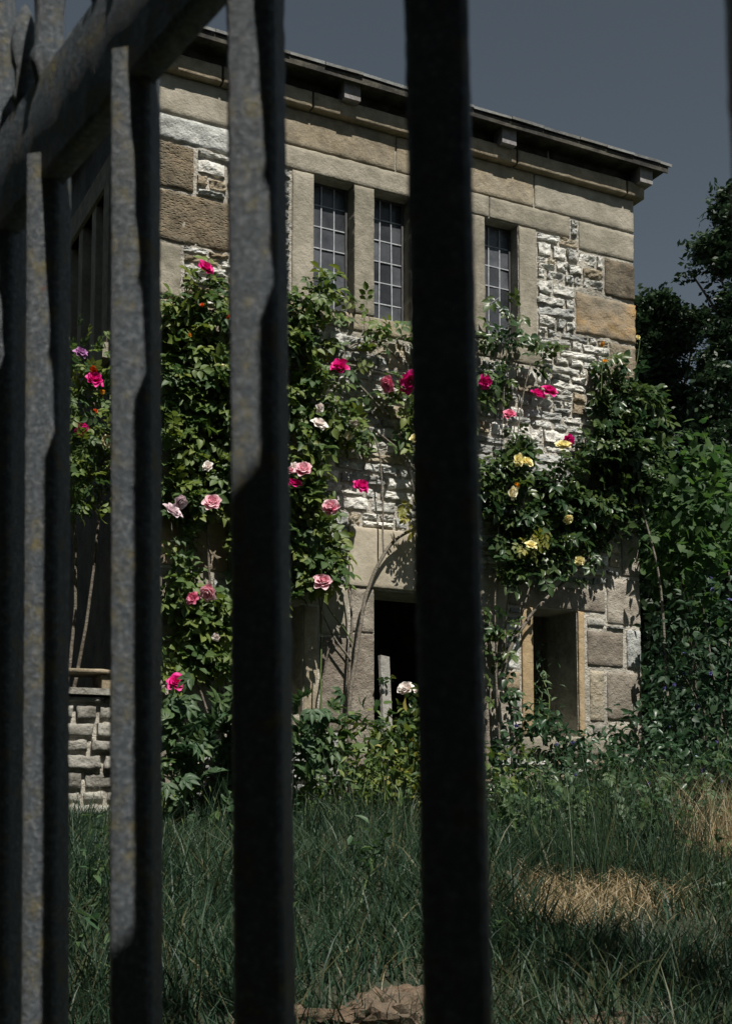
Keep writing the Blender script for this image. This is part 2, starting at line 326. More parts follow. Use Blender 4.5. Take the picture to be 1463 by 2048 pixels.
# window jambs, mullions and sills
D(3.559, 3.743, 3.69, 4.708, 'grey_tan', rough=.3, depth=.22, y=8.196)
D(5.579, 5.759, 3.69, 4.708, 'grey_tan', rough=.3, depth=.22, y=8.196)
for a in (4.075, 4.569, 5.08): stone(front, a, a + .178, 3.69, 4.708, 'grey_tan', name='mullion', rough=.3, depth=.22, gap=.003, y=8.196)
D(3.50, 4.16, 3.555, 3.69, 'tan', rough=.35, depth=.3); D(4.16, 5.0, 3.555, 3.69, 'tan', rough=.35, depth=.3); D(5.0, 5.80, 3.545, 3.69, 'grey_tan', rough=.35, depth=.3)
# quoins at the right corner
for a in [(6.19, UR, 4.63, 4.885, 'grey_tan', .5), (6.45, UR, 4.272, 4.625, 'dark', 1.8), (6.146, UR + .01, 3.893, 4.265, 'orange', 1.6), (6.49, UR, 3.57, 3.885, 'rubtan', 1.2),
          (6.25, UR, 3.22, 3.565, 'pink', .8), (6.50, UR, 2.87, 3.215, 'tan', .8), (6.28, UR, 2.52, 2.865, 'grey_tan', .8), (6.62, UR + .005, 2.245, 2.515, 'pink', .6), (6.575, UR, 1.865, 2.238, 'pink', .6),
          (6.415, UR, 1.45, 1.855, 'pink', .6), (6.205, 6.60, 1.09, 1.405, 'pink', .8), (6.61, UR, 1.08, 1.435, 'white2', 1.2), (6.205, 6.405, 1.412, 1.51, 'gstone', 1.4),
          (6.225, 6.395, .635, 1.075, 'rubtan', .8), (6.40, UR, .65, 1.07, 'pink', .8), (6.25, 6.40, .47, .63, 'gstone', 1.2), (6.42, UR, .25, .64, 'pink', .8)]:
    D(*a[:5], rough=a[5] * 1.25, gap=.02 if a[3] < 2.6 else .008)
# ground floor window surround
D(5.45, 6.41, 1.545, 1.735, 'pink', rough=.5, depth=.3); D(5.565, 5.68, .515, 1.545, 'jamb', rough=.3, depth=.34, y=8.19); D(6.115, 6.185, .515, 1.545, 'jamb', rough=.4, depth=.34, y=8.19)
D(5.50, 6.42, .36, .515, 'grey_tan', rough=.4, depth=.38, y=8.17)
D(5.42, 5.557, .87, 1.02, 'orange', rough=.8); D(5.29, 5.45, .5, .865, 'pink', rough=.6); D(5.40, 5.56, 1.03, 1.40, 'white2', rough=1.2); D(5.10, 5.29, .2, .9, 'pink', rough=.6); D(5.10, 5.40, .9, 1.5, 'pink', rough=.7)
D(5.10, 5.45, 1.5, 1.80, 'grey_tan', rough=.6)
# doorway
D(4.03, 5.08, 1.585, 2.045, 'pale', rough=.25, depth=.36, y=8.185); D(4.05, 4.25, 1.245, 1.585, 'pink', rough=.4, depth=.36); D(4.04, 4.25, .56, 1.24, 'pink', rough=.4, depth=.36); D(4.0, 4.25, -.2, .555, 'pink', rough=.4, depth=.36)
D(3.80, 4.04, .5, 1.2, 'pink', rough=.5); D(3.667, 3.79, .62, 1.42, 'tan', rough=.4, depth=.36); D(3.80, 4.035, 1.21, 1.58, 'grey_tan', rough=.7); D(3.1, 3.84, 1.425, 1.60, 'grey_tan', rough=.5, depth=.36); D(3.08, 3.80, .49, .615, 'grey_tan', rough=.5, depth=.36); D(3.07, 3.20, .62, 1.42, 'tan', rough=.4, depth=.36)
# left quoins
for a in [(UL, 3.22, 4.69, 4.89, 'white2', 1.8), (UL, 2.804, 4.335, 4.685, 'brown', 1.8), (UL, 3.14, 3.945, 4.33, 'brown', 1.8), (UL, 2.712, 3.53, 3.94, 'grey_tan', 1.0), (UL, 3.0, 3.18, 3.525, 'tan', 1.0),
          (UL, 2.75, 2.8, 3.175, 'grey_tan', 1.0), (UL, 3.02, 2.42, 2.795, 'tan', 1.0), (UL, 2.74, 2.04, 2.415, 'tan', 1.), (UL, 2.78, 1.62, 2.035, 'orange', 1.), (2.79, 3.09, 1.60, 1.97, 'orange', 1.2), (UL, 2.95, 1.22, 1.615, 'grey_tan', 1.),
          (UL, 2.72, .84, 1.215, 'pink', 1.), (UL, 3.0, .46, .835, 'pink', 1.), (UL, 2.75, .08, .455, 'grey_tan', 1.)]:
    D(*a[:5], rough=a[5])
# rubble: greedy packing of the free area
CS = .01; nu = int((UR - UL) / CS); nz_ = int((4.885 + .3) / CS); occ = np.zeros((nz_, nu), bool)
for u0, u1, z0, z1 in dressed:
    occ[max(0, int((z0 + .3) / CS)):max(0, int(math.ceil((z1 + .3) / CS))), max(0, int((u0 - UL) / CS)):int(math.ceil((u1 - UL) / CS))] = True
VAR = {}
for m_ in ('white', 'white2', 'rubtan'):
    for k in range(14):
        w_ = [.14, .2, .28][k % 3]; SEED[0] += 1
        VAR[m_, k] = (block_mesh('rubble_stone', w_, .09, .10, M[m_], SEED[0] * 1.7, amp=.017, edge=.012, res=.014, jit=.024, freq=19, flat=True), w_)
rub = []; rr = random.Random(4)
j = 0
while j < nz_ - 3:            # brought to courses, each course broken where dressed stones stand in it
    ch = min(rr.choice([7, 8, 9, 10, 11, 13]), nz_ - j)
    if nz_ - (j + ch) < 5: ch = nz_ - j
    i_ = 0
    while i_ < nu:
        col = ~occ[j:j + ch, i_]
        if col.sum() < 4: i_ += 1; continue
        lo = int(np.argmax(col)); hi = lo
        while hi < ch and col[hi]: hi += 1
        e = i_
        while e < nu and not occ[j + lo:j + hi, e].any(): e += 1
        free = e - i_; wdt = rr.choice([9, 12, 15, 19, 23, 28, 33, 38])
        if wdt < (hi - lo) * .9: wdt = hi - lo
        if free - wdt < 7: wdt = free if free <= 40 else free // 2
        if wdt >= 4 and hi - lo >= 4:
            x0, x1, y0, y1 = UL + i_ * CS, UL + (i_ + wdt) * CS, (j + lo) * CS - .3, (j + hi) * CS - .3
            if hi - lo > 9 and wdt > 16 and rr.random() < .3:
                sp = y0 + (y1 - y0) * rr.uniform(.4, .6); rub += [(x0, x1, y0, sp), (x0, x0 + (x1 - x0) * .55, sp, y1), (x0 + (x1 - x0) * .55, x1, sp, y1)]
            else: rub.append((x0, x1, y0 + rr.uniform(0, .008), y1 - rr.uniform(-.006, .008)))
        occ[j + lo:j + hi, i_:i_ + wdt] = True; i_ += wdt
    j += ch
def vis(r_):   # stones in the stretches of wall that stand clear of leaves come first
    u, z = (r_[0] + r_[1]) / 2, (r_[2] + r_[3]) / 2; a = (r_[1] - r_[0]) * (r_[3] - r_[2]); s_ = 0
    if 5.7 < u < 6.5 and z > 2.4: s_ = 3
    elif u < 3.3 and z > 3.4: s_ = 3
    elif 3.75 < u < 4.75 and 1.9 < z < 3.6: s_ = 3
    elif u > 5.2 and z < 1.95 or (6.1 < u): s_ = 2
    elif z > 1.3 and u > 5: s_ = 1.5
    elif 3.4 < u < 4.8: s_ = 1
    return -(s_ * .02 + a)
rub.sort(key=vis)
restV, restF, restM = [], [], []
for n_, (u0, u1, z0, z1) in enumerate(rub):
    u, z = (u0 + u1) / 2, (z0 + z1) / 2
    m_ = rr.choices(['white', 'white2', 'rubtan'], [6, 3, 1] if (z > 1.6 and u > 3) else [2, 3, 4])[0]
    me, w_ = VAR[m_, min(range(14), key=lambda k: abs([.14, .2, .28][k % 3] - (u1 - u0)) + rr.random() * .06)]
    sx, sz = (u1 - u0 - .010) / w_, (z1 - z0 - .010) / .09
    fl = rr.choice([-1, 1])
    y = YF - .007 + rr.uniform(-.009, .009)
    if n_ < 285:
        o = obj('rubble_stone', me, front, (u, y, z)); o.scale = (sx, 1, sz)
        o.rotation_euler = (rr.uniform(-.07, .07), rr.uniform(-.05, .05), rr.uniform(-.08, .08))
    else:
        b0 = len(restV); restV += [(u + v.co.x * sx, y + v.co.y, z + v.co.z * sz) for v in me.vertices]
        restF += [tuple(b0 + k for k in p.vertices) for p in me.polygons]
if restV:
    o = obj('rubble', mesh('rubble', restV, restF, M['white2']), front); o['kind'] = 'stuff'

# leaded lights
PW, PH = 3, 6
def leaded_light(u0, u1, z0, z1, y, axis='x', parent=None, rows=PH):
    wd = empty('window'); wd.parent = parent
    c = wd
    dz, du = (z1 - z0) / rows, (u1 - u0) / PW
    def bx(name, a0, a1, c0, c1, b0, b1, mat):
        if axis == 'x': return box(name, a0, a1, c0, c1, b0, b1, mat, wd)
        return box(name, c0, c1, a0, a1, b0, b1, mat, wd)
    pm = mesh('pane', [(-du / 2, 0, -dz / 2), (du / 2, 0, -dz / 2), (du / 2, 0, dz / 2), (-du / 2, 0, dz / 2), (-du / 2, .003, -dz / 2), (du / 2, .003, -dz / 2), (du / 2, .003, dz / 2), (-du / 2, .003, dz / 2)],
              [(0, 1, 2, 3), (7, 6, 5, 4), (0, 4, 5, 1), (1, 5, 6, 2), (2, 6, 7, 3), (3, 7, 4, 0)], M['glass'])
    for j in range(rows):
        for k in range(PW):
            ctr = (u0 + du * (k + .5), z0 + dz * (j + .5))
            p = obj('pane', pm, wd, (ctr[0], y, ctr[1]) if axis == 'x' else (y, ctr[0], ctr[1]))
            p.rotation_euler = (random.uniform(-.045, .045), random.uniform(-.004, .004), random.uniform(-.05, .05) + (0 if axis == 'x' else -math.pi / 2)); p.scale = (.985, 1, .985)
    def wob(o):      # leads are hand made and never quite straight
        c0 = sum((Vector(v.co) for v in o.data.vertices), Vector()) / 8; a = random.uniform(-.012, .012)
        for v in o.data.vertices:
            if axis == 'x': d = v.co - c0; v.co = c0 + Vector((d.x - a * d.z, d.y, d.z + a * d.x))
        return o
    for k in range(1, PW): wob(bx('came', u0 + du * k - .0045, u0 + du * k + .0045, y - .009, y + .010, z0 + .01, z1 - .01, M['lead']))
    for j in range(1, rows): wob(bx('came', u0 + .01, u1 - .01, y - .0065, y + .0075, z0 + dz * j - .0042, z0 + dz * j + .0042, M['lead']))
    f = .018
    bx('frame_stile', u0 - .004, u0 + f, y - .014, y + .02, z0, z1, M['iron_frame']); bx('frame_stile', u1 - f, u1 + .004, y - .014, y + .02, z0, z1, M['iron_frame'])
    bx('frame_rail', u0 + f, u1 - f, y - .012, y + .018, z0 - .004, z0 + f, M['iron_frame']); bx('frame_rail', u0 + f, u1 - f, y - .012, y + .018, z1 - f, z1 + .004, M['iron_frame'])
    return wd
for a, b_ in [(3.743, 4.075), (4.253, 4.569), (4.747, 5.08), (5.258, 5.579)]: leaded_light(a, b_, 3.69, 4.708, 8.33, parent=house)
# side wall window, seen along the wall
def side_stone(a0, a1, z0, z1, mat, name='stone', x0=UL - .03, x1=UL + .25):
    return box(name, x0, x1, a0, a1, z0, z1, M[mat], left)
side_stone(9.1, 11.2, 4.80, 5.0, 'grey_tan', 'lintel'); side_stone(9.1, 11.2, 3.36, 3.48, 'grey_tan', 'sill', UL - .07)
for a in (9.14, 11.0): side_stone(a, a + .16, 3.482, 4.798, 'grey_tan', 'jamb')
for a in (9.62, 10.05, 10.5): side_stone(a, a + .13, 3.482, 4.798, 'grey_tan', 'mullion', UL - .005)
for a, b_ in [(9.3, 9.62), (9.75, 10.05), (10.18, 10.5), (10.63, 11.0)]: leaded_light(a, b_, 3.48, 4.80, UL + .1, axis='y', parent=house, rows=7)

# roof: eaves slates, hipped top, soffit, rafter ends
RZ = 5.455
rv = [(2.19, 8.02, RZ), (7.02, 8.02, RZ), (7.02, 15.6, RZ), (2.19, 15.6, RZ), (4.6, 10.5, RZ + 1.0), (4.6, 13.2, RZ + 1.0)]
roof = obj('roof', mesh('roof', rv, [(0, 1, 4), (1, 2, 5, 4), (2, 3, 5), (3, 0, 4, 5), (0, 3, 2, 1)], M['slate']), house)
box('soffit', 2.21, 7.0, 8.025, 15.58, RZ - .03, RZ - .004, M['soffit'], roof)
u = 2.17; k = 0
sl = [mesh('slate', [(-.15, 0, 0), (.15, 0, random.uniform(-.004, .004)), (.148, .42, .17), (-.148, .42, .17), (-.15, 0, .022), (.15, 0, .022), (.148, .42, .192), (-.148, .42, .192)], BOXF, M['slate']) for _ in range(6)]
while u < 7.03:
    wd = min(random.uniform(.24, .36), 7.045 - u)
    if wd < .08: break
    o = obj('slate', random.choice(sl), roof, (u + wd / 2, 7.995 + random.uniform(-.01, .008), RZ + .004 + random.uniform(0, .008)))
    o.scale = (wd / .303, 1, 1); o.rotation_euler = (random.uniform(-.01, .01), random.uniform(-.015, .015), random.uniform(-.02, .02)); u += wd
u = 8.5
while u < 15.4:
    o = obj('slate', random.choice(sl), roof, (7.045 + random.uniform(-.01, .008), u + .15, RZ + .004)); o.rotation_euler = (0, 0, math.pi / 2); o.scale = (1, .9, 1); u += .3
box('eaves_board', 2.2, 7.01, 8.010, 8.024, RZ - .05, RZ - .0005, M['soffit'], roof)
for a in (2.51, 3.925, 5.34, 6.745):
    box('rafter_end', a, a + .136, 8.06, 8.19, 5.293, RZ - .031, M['block'], roof)
# ------------------------------------------------------------------ plank leaning in the doorway
me = mesh('leaning_plank', boxv(-.05, .05, -.012, .012, 0, 1.15), BOXF, M['wood'])
o = obj('leaning_plank', me, None, (4.33, 8.10, -.06)); o.rotation_euler = (R(-6), R(3), R(20)); tag(o, 'grey weathered plank leaning against the stone door jamb', 'plank')

# ------------------------------------------------------------------ garden wall to the left
gw = empty('garden_wall', (0, 8.2, 0)); tag(gw, 'low coursed stone wall with slab ledge abutting the house corner', 'wall')
def gpart(o): o.location.y -= 8.2; return o
gpart(box('core', -1.2, 2.43, 8.24, 8.55, -.6, .69, M['mortar'], gw))
z = -.35
while z < .68:
    h_ = min(random.choice([.085, .1, .115, .13]), .70 - z)
    if .70 - (z + h_) < .05: h_ = .70 - z
    u = -1.2 + random.uniform(0, .2)
    while u < 2.42:
        wd = random.uniform(.14, .42)
        if 2.43 - (u + wd) < .1: wd = 2.43 - u
        gpart(stone(gw, u, u + wd, z, z + h_, 'gstone', y=8.21 + random.uniform(-.015, .015), depth=.12, rough=2.0, gap=.014)); u += wd
    z += h_
for a, b_ in ((-1.2, .5), (.505, 1.6), (1.605, 2.40)): gpart(box('ledge_slab', a, b_, 8.17, 8.5, .702, .745, M['gstone'], gw))
gpart(box('support_block', 2.19, 2.28, 8.19, 8.46, .747, .838, M['tan'], gw)); gpart(box('support_block', .6, .75, 8.2, 8.46, .747, .838, M['tan'], gw))
gpart(stone(gw, -.4, 2.26, .838, .878, 'tan', name='shelf_slab', y=8.16, depth=.34, rough=.4))

# ------------------------------------------------------------------ iron railing close to the camera
fence = empty('iron_railing', (0.332, 0, -1.25)); fence.rotation_euler = (0, R(-1.0), 0)
tag(fence, 'black pitted iron railing with diamond set bars and spear tops in front of the garden', 'railing')
FD = Vector((-.0197, .1485, 0)) ; F0 = Vector((.253, .421, 0)); FO = Vector((.31, 0, -1.25))
def bar_mesh(seed, s_=.0252, z0=-1.15, z1=.46):
    n = 420; V_, F_ = [], []
    ring = []
    for k in range(4):      # square section with softened arrises
        a = k * math.pi / 2
        for t_ in (-.8, -.3, .3, .8):
            c, d = math.cos(a), math.sin(a); ring.append((c * s_ / 2 - d * t_ * s_ / 2, d * s_ / 2 + c * t_ * s_ / 2))
    nr = len(ring)
    for j in range(n + 1):
        z = z0 + (z1 - z0) * j / n
        for (x, y) in ring:
            p = Vector((x * 160, y * 160, z * 160)) + Vector((seed * 11.3, 0, 0))
            d = 1 + .02 * noise.noise(p * .5) + .035 * noise.noise(p * 1.5) + .018 * noise.noise(Vector((seed * 5, 2, z * 9)))
            V_.append((x * d, y * d, z))
        if j:
            for k in range(nr):
                a, b = (j - 1) * nr + k, (j - 1) * nr + (k + 1) % nr; F_.append((a, b, b + nr, a + nr))
    return mesh('bar', V_, F_, M['iron'], True)
def lathe4(prof, name, nseg=8):
    V_, F_ = [], []
    for j, (z, rx, ry) in enumerate(prof):
        for k in range(nseg):
            a = 2 * math.pi * k / nseg; V_.append((rx * math.cos(a) * (1 + .06 * noise.noise(Vector((k * 3, z * 90, 1)))), ry * math.sin(a), z))
        if j:
            for k in range(nseg): a, b = (j - 1) * nseg + k, (j - 1) * nseg + (k + 1) % nseg; F_.append((a, b, b + nseg, a + nseg))
    return mesh(name, V_, F_, M['iron'], True)
spear = lathe4([(0, .010, .010), (.012, .013, .013), (.02, .0145, .0145), (.03, .011, .011), (.05, .011, .011), (.062, .012, .011), (.08, .0165, .011), (.10, .013, .009), (.13, .007, .005), (.155, .001, .001)], 'finial')
knob = lathe4([(0, .008, .008), (.008, .011, .011), (.016, .008, .008), (.03, .0085, .0085), (.036, .011, .010), (.05, .0125, .010), (.066, .009, .008), (.078, .004, .004), (.083, .001, .001)], 'spike')
for i_ in range(-1, 12):
    p = F0 + FD * (i_ * 1.075 if i_ < 0 else i_ if i_ < 4 else i_ - .36) - FO
    b_ = obj('bar', bar_mesh(i_ + 20), fence, (p.x, p.y, 1.25)); b_.rotation_euler = (0, 0, R(45 + 7.5 + random.uniform(-3, 3)))
    f_ = obj('finial', spear, b_, (0, 0, .515))
    if i_ >= 0:
        p2 = F0 + FD * (i_ + .33) - FO
        s_ = obj('spike', knob, fence, (p2.x, p2.y, 1.25 + .522)); s_.rotation_euler = (random.uniform(-.05, .05), random.uniform(-.05, .05), random.uniform(0, 3))
def rail(name, zc0, zc1, th):
    a = F0 + FD * -4 - FO; b = F0 + FD * 12.5 - FO; d = (b - a).normalized(); n_ = Vector((d.y, -d.x, 0))
    V_, F_ = [], []; m_ = 220
    prof = [(-th, zc0 + .004), (-th * .8, zc0), (th * .8, zc0), (th, zc0 + .004), (th, zc1 - .004), (th * .8, zc1), (-th * .8, zc1), (-th, zc1 - .004)]
    for j in range(m_ + 1):
        c = a + (b - a) * j / m_
        for k, (o_, z) in enumerate(prof):
            q_ = noise.noise(Vector((j * .9, k * 1.7, 3))) * .0012; p = c + n_ * (o_ + q_); V_.append((p.x, p.y, z + 1.25 + q_))
        if j:
            for k in range(8): s0, s1 = (j - 1) * 8 + k, (j - 1) * 8 + (k + 1) % 8; F_.append((s0, s1, s1 + 8, s0 + 8))
    return obj(name, mesh(name, V_, F_, M['iron'], True), fence)
rail('top_rail', .440, .522, .009); rail('bottom_rail', -1.08, -1.03, .009)

# ------------------------------------------------------------------ leaves
def leaflet(L_, W_, fold=.18, droop=.12):
    v = [(0, 0, 0), (0, .38 * L_, -.02 * L_), (0, .72 * L_, -.05 * L_ - droop * L_ * .4), (0, L_, -droop * L_)]
    v += [(-W_ / 2, .33 * L_, fold * W_), (-W_ * .42, .68 * L_, fold * W_ - droop * L_ * .3), (W_ / 2, .33 * L_, fold * W_), (W_ * .42, .68 * L_, fold * W_ - droop * L_ * .3)]
    f = [(0, 1, 4), (4, 1, 2), (4, 2, 5), (5, 2, 3), (0, 6, 1), (6, 7, 2), (6, 2, 1), (7, 3, 2)]
    return np.array(v, float), np.array(f)
def compound(rg, L_=.055, pairs=2):
    Vs, Fs, off = [], [], 0
    specs = [(0, .085, 0, 1.15)]
    for p in range(pairs):
        for s_ in (-1, 1): specs.append((s_ * .004, .075 - .03 * p - .01, s_ * (1.0 + .15 * p), 1.0 - .12 * p))
    for x, y, a, sc in specs:
        v, f = leaflet(L_ * sc, L_ * sc * .62, fold=rg.uniform(.05, .3), droop=rg.uniform(.02, .35)); a = a + rg.uniform(-.2, .2); tw = rg.uniform(-.35, .35)
        v = v @ np.array([[math.cos(tw), 0, -math.sin(tw)], [0, 1, 0], [math.sin(tw), 0, math.cos(tw)]])
        c, s_ = math.cos(-a), math.sin(-a)
        v = v @ np.array([[c, s_, 0], [-s_, c, 0], [0, 0, 1]]) + np.array([x, y, rg.uniform(-.006, .006)])
        Vs.append(v); Fs.append(f + off); off += len(v)
    # rachis
    r0 = np.array([(-.0012, 0, 0), (.0012, 0, 0), (.0008, .088, 0), (-.0008, .088, 0)]); Vs.append(r0); Fs.append(np.array([[0, 1, 2], [0, 2, 3]]) + off)
    return np.concatenate(Vs), np.concatenate(Fs)
rg = random.Random(3)
ROSE_T = [compound(rg) for _ in range(8)]
def heart(rg, L_=.12):
    pts = [(0, .08), (-.2, -.04), (-.42, .12), (-.46, .36), (-.3, .66), (-.12, .88), (0, 1.05), (.12, .88), (.3, .66), (.46, .36), (.42, .12), (.2, -.04)]
    cup = rg.uniform(.0, .3); dr = rg.uniform(.1, .4)
    v = [(x * L_, y * L_, (abs(x) * cup - dr * y * y * .5 + rg.uniform(-.02, .02)) * L_) for x, y in pts]; v.append((0, .45 * L_, -dr * .1 * L_))
    n = len(pts); return np.array(v), np.array([(n, (k + 1) % n, k) for k in range(n)])
HEART_T = [heart(rg) for _ in range(8)]
def single(rg, L_, W_): return leaflet(L_, W_, rg.uniform(.05, .3), rg.uniform(.05, .5))
OVAL_T = [single(rg, .05, .028) for _ in range(8)]
LONG_T = [single(rg, .13, .042) for _ in range(8)]
PEONY_T = []
for _ in range(6):
    Vs, Fs, off = [], [], 0
    for a in (-1.2, -.6, 0, .6, 1.2):
        v, f = leaflet(.11 * (1 - .15 * abs(a)), .042, rg.uniform(.05, .25), rg.uniform(.1, .5)); c, s_ = math.cos(a), math.sin(a)
        Vs.append(v @ np.array([[c, s_, 0], [-s_, c, 0], [0, 0, 1]])); Fs.append(f + off); off += len(v)
    PEONY_T.append((np.concatenate(Vs), np.concatenate(Fs)))
TREE_T = []
for _ in range(8):   # a sprig of nine small leaves
    v, f = [], []
    for k in range(9):
        c = Vector((rg.uniform(-.14, .14), rg.uniform(-.05, .3), rg.uniform(-.07, .07))); e1 = Vector((rg.gauss(0, 1), rg.gauss(0, 1), rg.gauss(0, .5))).normalized(); e2 = e1.orthogonal().normalized(); L_ = rg.uniform(.05, .09)
        b0 = len(v); v += [c - e1 * L_, c + e2 * L_ * .5, c + e1 * L_, c - e2 * L_ * .5]; f += [(b0, b0 + 1, b0 + 2), (b0, b0 + 2, b0 + 3)]
    TREE_T.append((np.array([tuple(p) for p in v]), np.array(f)))
def frames(d, n):
    d = d / np.linalg.norm(d, axis=1, keepdims=True); x = np.cross(d, n); x /= np.linalg.norm(x, axis=1, keepdims=True) + 1e-9
    z = np.cross(x, d); return np.stack([x, d, z], 2)     # columns
def leaf_mesh(name, P, d, n, s_, T, mat):
    Rm = frames(d, n); which = rng.integers(0, len(T), len(P)); Vs, Fs, As, off = [], [], [], 0
    for k, (tv, tf) in enumerate(T):
        idx = np.where(which == k)[0]
        if not len(idx): continue
        V_ = np.einsum('nij,vj->nvi', Rm[idx], tv) * s_[idx][:, None, None] + P[idx][:, None, :]
        m_ = len(tv); Vs.append(V_.reshape(-1, 3)); Fs.append((tf[None] + (np.arange(len(idx)) * m_)[:, None, None]).reshape(-1, 3) + off); off += len(idx) * m_
        As.append(np.repeat(rng.random(len(idx)), m_))
    return fastmesh(name, np.concatenate(Vs), np.concatenate(Fs), mat, np.concatenate(As))
TM = {}
def leaf_objs(P, d, n, s_, T, key, mat, parent, name='leaf'):
    if key not in TM:
        TM[key] = [fastmesh('leaf', tv, tf, mat, np.full(len(tv), k / len(T))) for k, (tv, tf) in enumerate(T)]
    Rm = frames(d, n)
    for k in range(len(P)):
        o = bpy.data.objects.new(name, TM[key][k % len(TM[key])])
        o.matrix_world = Matrix.Translation(Vector(P[k])) @ Matrix(Rm[k].tolist()).to_4x4() @ Matrix.Scale(float(s_[k]), 4)
        COL.objects.link(o); o.parent = parent; o.matrix_parent_inverse = Matrix.Identity(4)
def tube(pts, r0, r1, name, mat, parent=None, seg=6, wob=.0):
    P = [Vector(p) for p in pts]; fine = []
    for a in range(len(P) - 1):     # Catmull-Rom
        p0, p1, p2, p3 = P[max(a - 1, 0)], P[a], P[a + 1], P[min(a + 2, len(P) - 1)]
        for t_ in (0, .25, .5, .75):
            fine.append(.5 * ((2 * p1) + (p2 - p0) * t_ + (2 * p0 - 5 * p1 + 4 * p2 - p3) * t_ ** 2 + (3 * p1 - p0 - 3 * p2 + p3) * t_ ** 3))
    fine.append(P[-1]); V_, F_ = [], []; n = len(fine)
    for j, c in enumerate(fine):
        d = (fine[min(j + 1, n - 1)] - fine[max(j - 1, 0)]).normalized(); x = d.orthogonal().normalized(); y = d.cross(x)
        r = (r0 + (r1 - r0) * j / (n - 1)) * (1 + .18 * noise.noise(Vector((j * .8, r0 * 900, 2)))); c = c + Vector((noise.noise(c * 9), noise.noise(c * 9 + Vector((5, 0, 0))), 0)) * wob
        for k in range(seg): a = 2 * math.pi * k / seg; V_.append(c + x * math.cos(a) * r + y * math.sin(a) * r)
        if j:
            for k in range(seg): a, b = (j - 1) * seg + k, (j - 1) * seg + (k + 1) % seg; F_.append((a, b, b + seg, a + seg))
    return obj(name, mesh(name, V_, F_, mat, True), parent)

# rose blooms: spirals of cupped petals, opening towards -Y/+Z
def petal(L_, W_, cup, curl, n=4):
    V_, A_ = [], []
    for j in range(n + 1):
        t_ = j / n
        for k in range(n + 1):
            s_ = k / n * 2 - 1; wd = W_ * (math.sin(math.pi * (.12 + .78 * t_)) ** .6)
            V_.append((s_ * wd / 2 * (1 + .06 * math.sin(5 * t_ + 3 * s_)), L_ * t_ * (1 - .12 * s_ * s_), cup * L_ * (s_ * s_ * .5 + t_ * t_ * .2) - curl * L_ * max(0, t_ - .65) ** 1.5 * 2)); A_.append(max(t_, .0) * .8 + .2 * abs(s_) * t_)
    F_ = [(j * (n + 1) + k, j * (n + 1) + k + 1, (j + 1) * (n + 1) + k + 1, (j + 1) * (n + 1) + k) for j in range(n) for k in range(n)]
    return np.array(V_), np.array(F_), np.array(A_)
def bloom_mesh(rg, mat, openness=1.0):
    Vs, Fs, As, off = [], [], [], 0; ang = 0
    rings = [(3, .34, 1.35), (4, .42, 1.12), (5, .50, .85), (6, .56, .55), (6, .60, .25)]
    for ri, (n, L_, el) in enumerate(rings):
        el = el + (1 - openness) * .5
        for k in range(n):
            ang += 2 * math.pi / n + rg.uniform(-.2, .2); e = min(1.5, el + rg.uniform(-.15, .15))
            v, f, a = petal(L_ * rg.uniform(.85, 1.1), L_ * rg.uniform(.95, 1.25), rg.uniform(.25, .5), rg.uniform(.1, .6) * (.4 + .2 * ri))
            # petal lies along +Y with normal +Z: raise by e, swing by ang; inner side faces the axis
            c, s_ = math.cos(e), math.sin(e); v = v @ np.array([[1, 0, 0], [0, c, s_], [0, -s_, c]])
            v = v + np.array([0, .02 + .015 * ri, .10 - .03 * ri]); c, s_ = math.cos(ang), math.sin(ang)
            v = v @ np.array([[c, s_, 0], [-s_, c, 0], [0, 0, 1]])
            Vs.append(v); Fs.append(f + off); As.append(a); off += len(v)
        ang += .6
    return fastmesh('bloom', np.concatenate(Vs), np.concatenate(Fs), mat, np.concatenate(As), smooth=True)
BL = {}
def bloom(parent, loc, size, key, name='bloom'):
    if key not in BL: BL[key] = [bloom_mesh(random.Random(hash(key) % 97 + k if False else ord(key) * 3 + k), PET[key], [1, .75, .9][k]) for k in range(3)]
    o = obj(name, random.choice(BL[key]), parent, loc); s_ = size * .98
    o.scale = (s_ * random.uniform(.85, 1.1), s_ * random.uniform(.85, 1.1), s_ * random.uniform(.8, 1.25))
    dirv = Vector((random.uniform(-1.1, .8), -1, random.uniform(-.7, 1.3))); o.rotation_euler = (dirv.to_track_quat('Z', 'Y').to_matrix() @ Matrix.Rotation(random.uniform(0, 6), 3, 'Z')).to_euler()
    return o
CLIM = {}
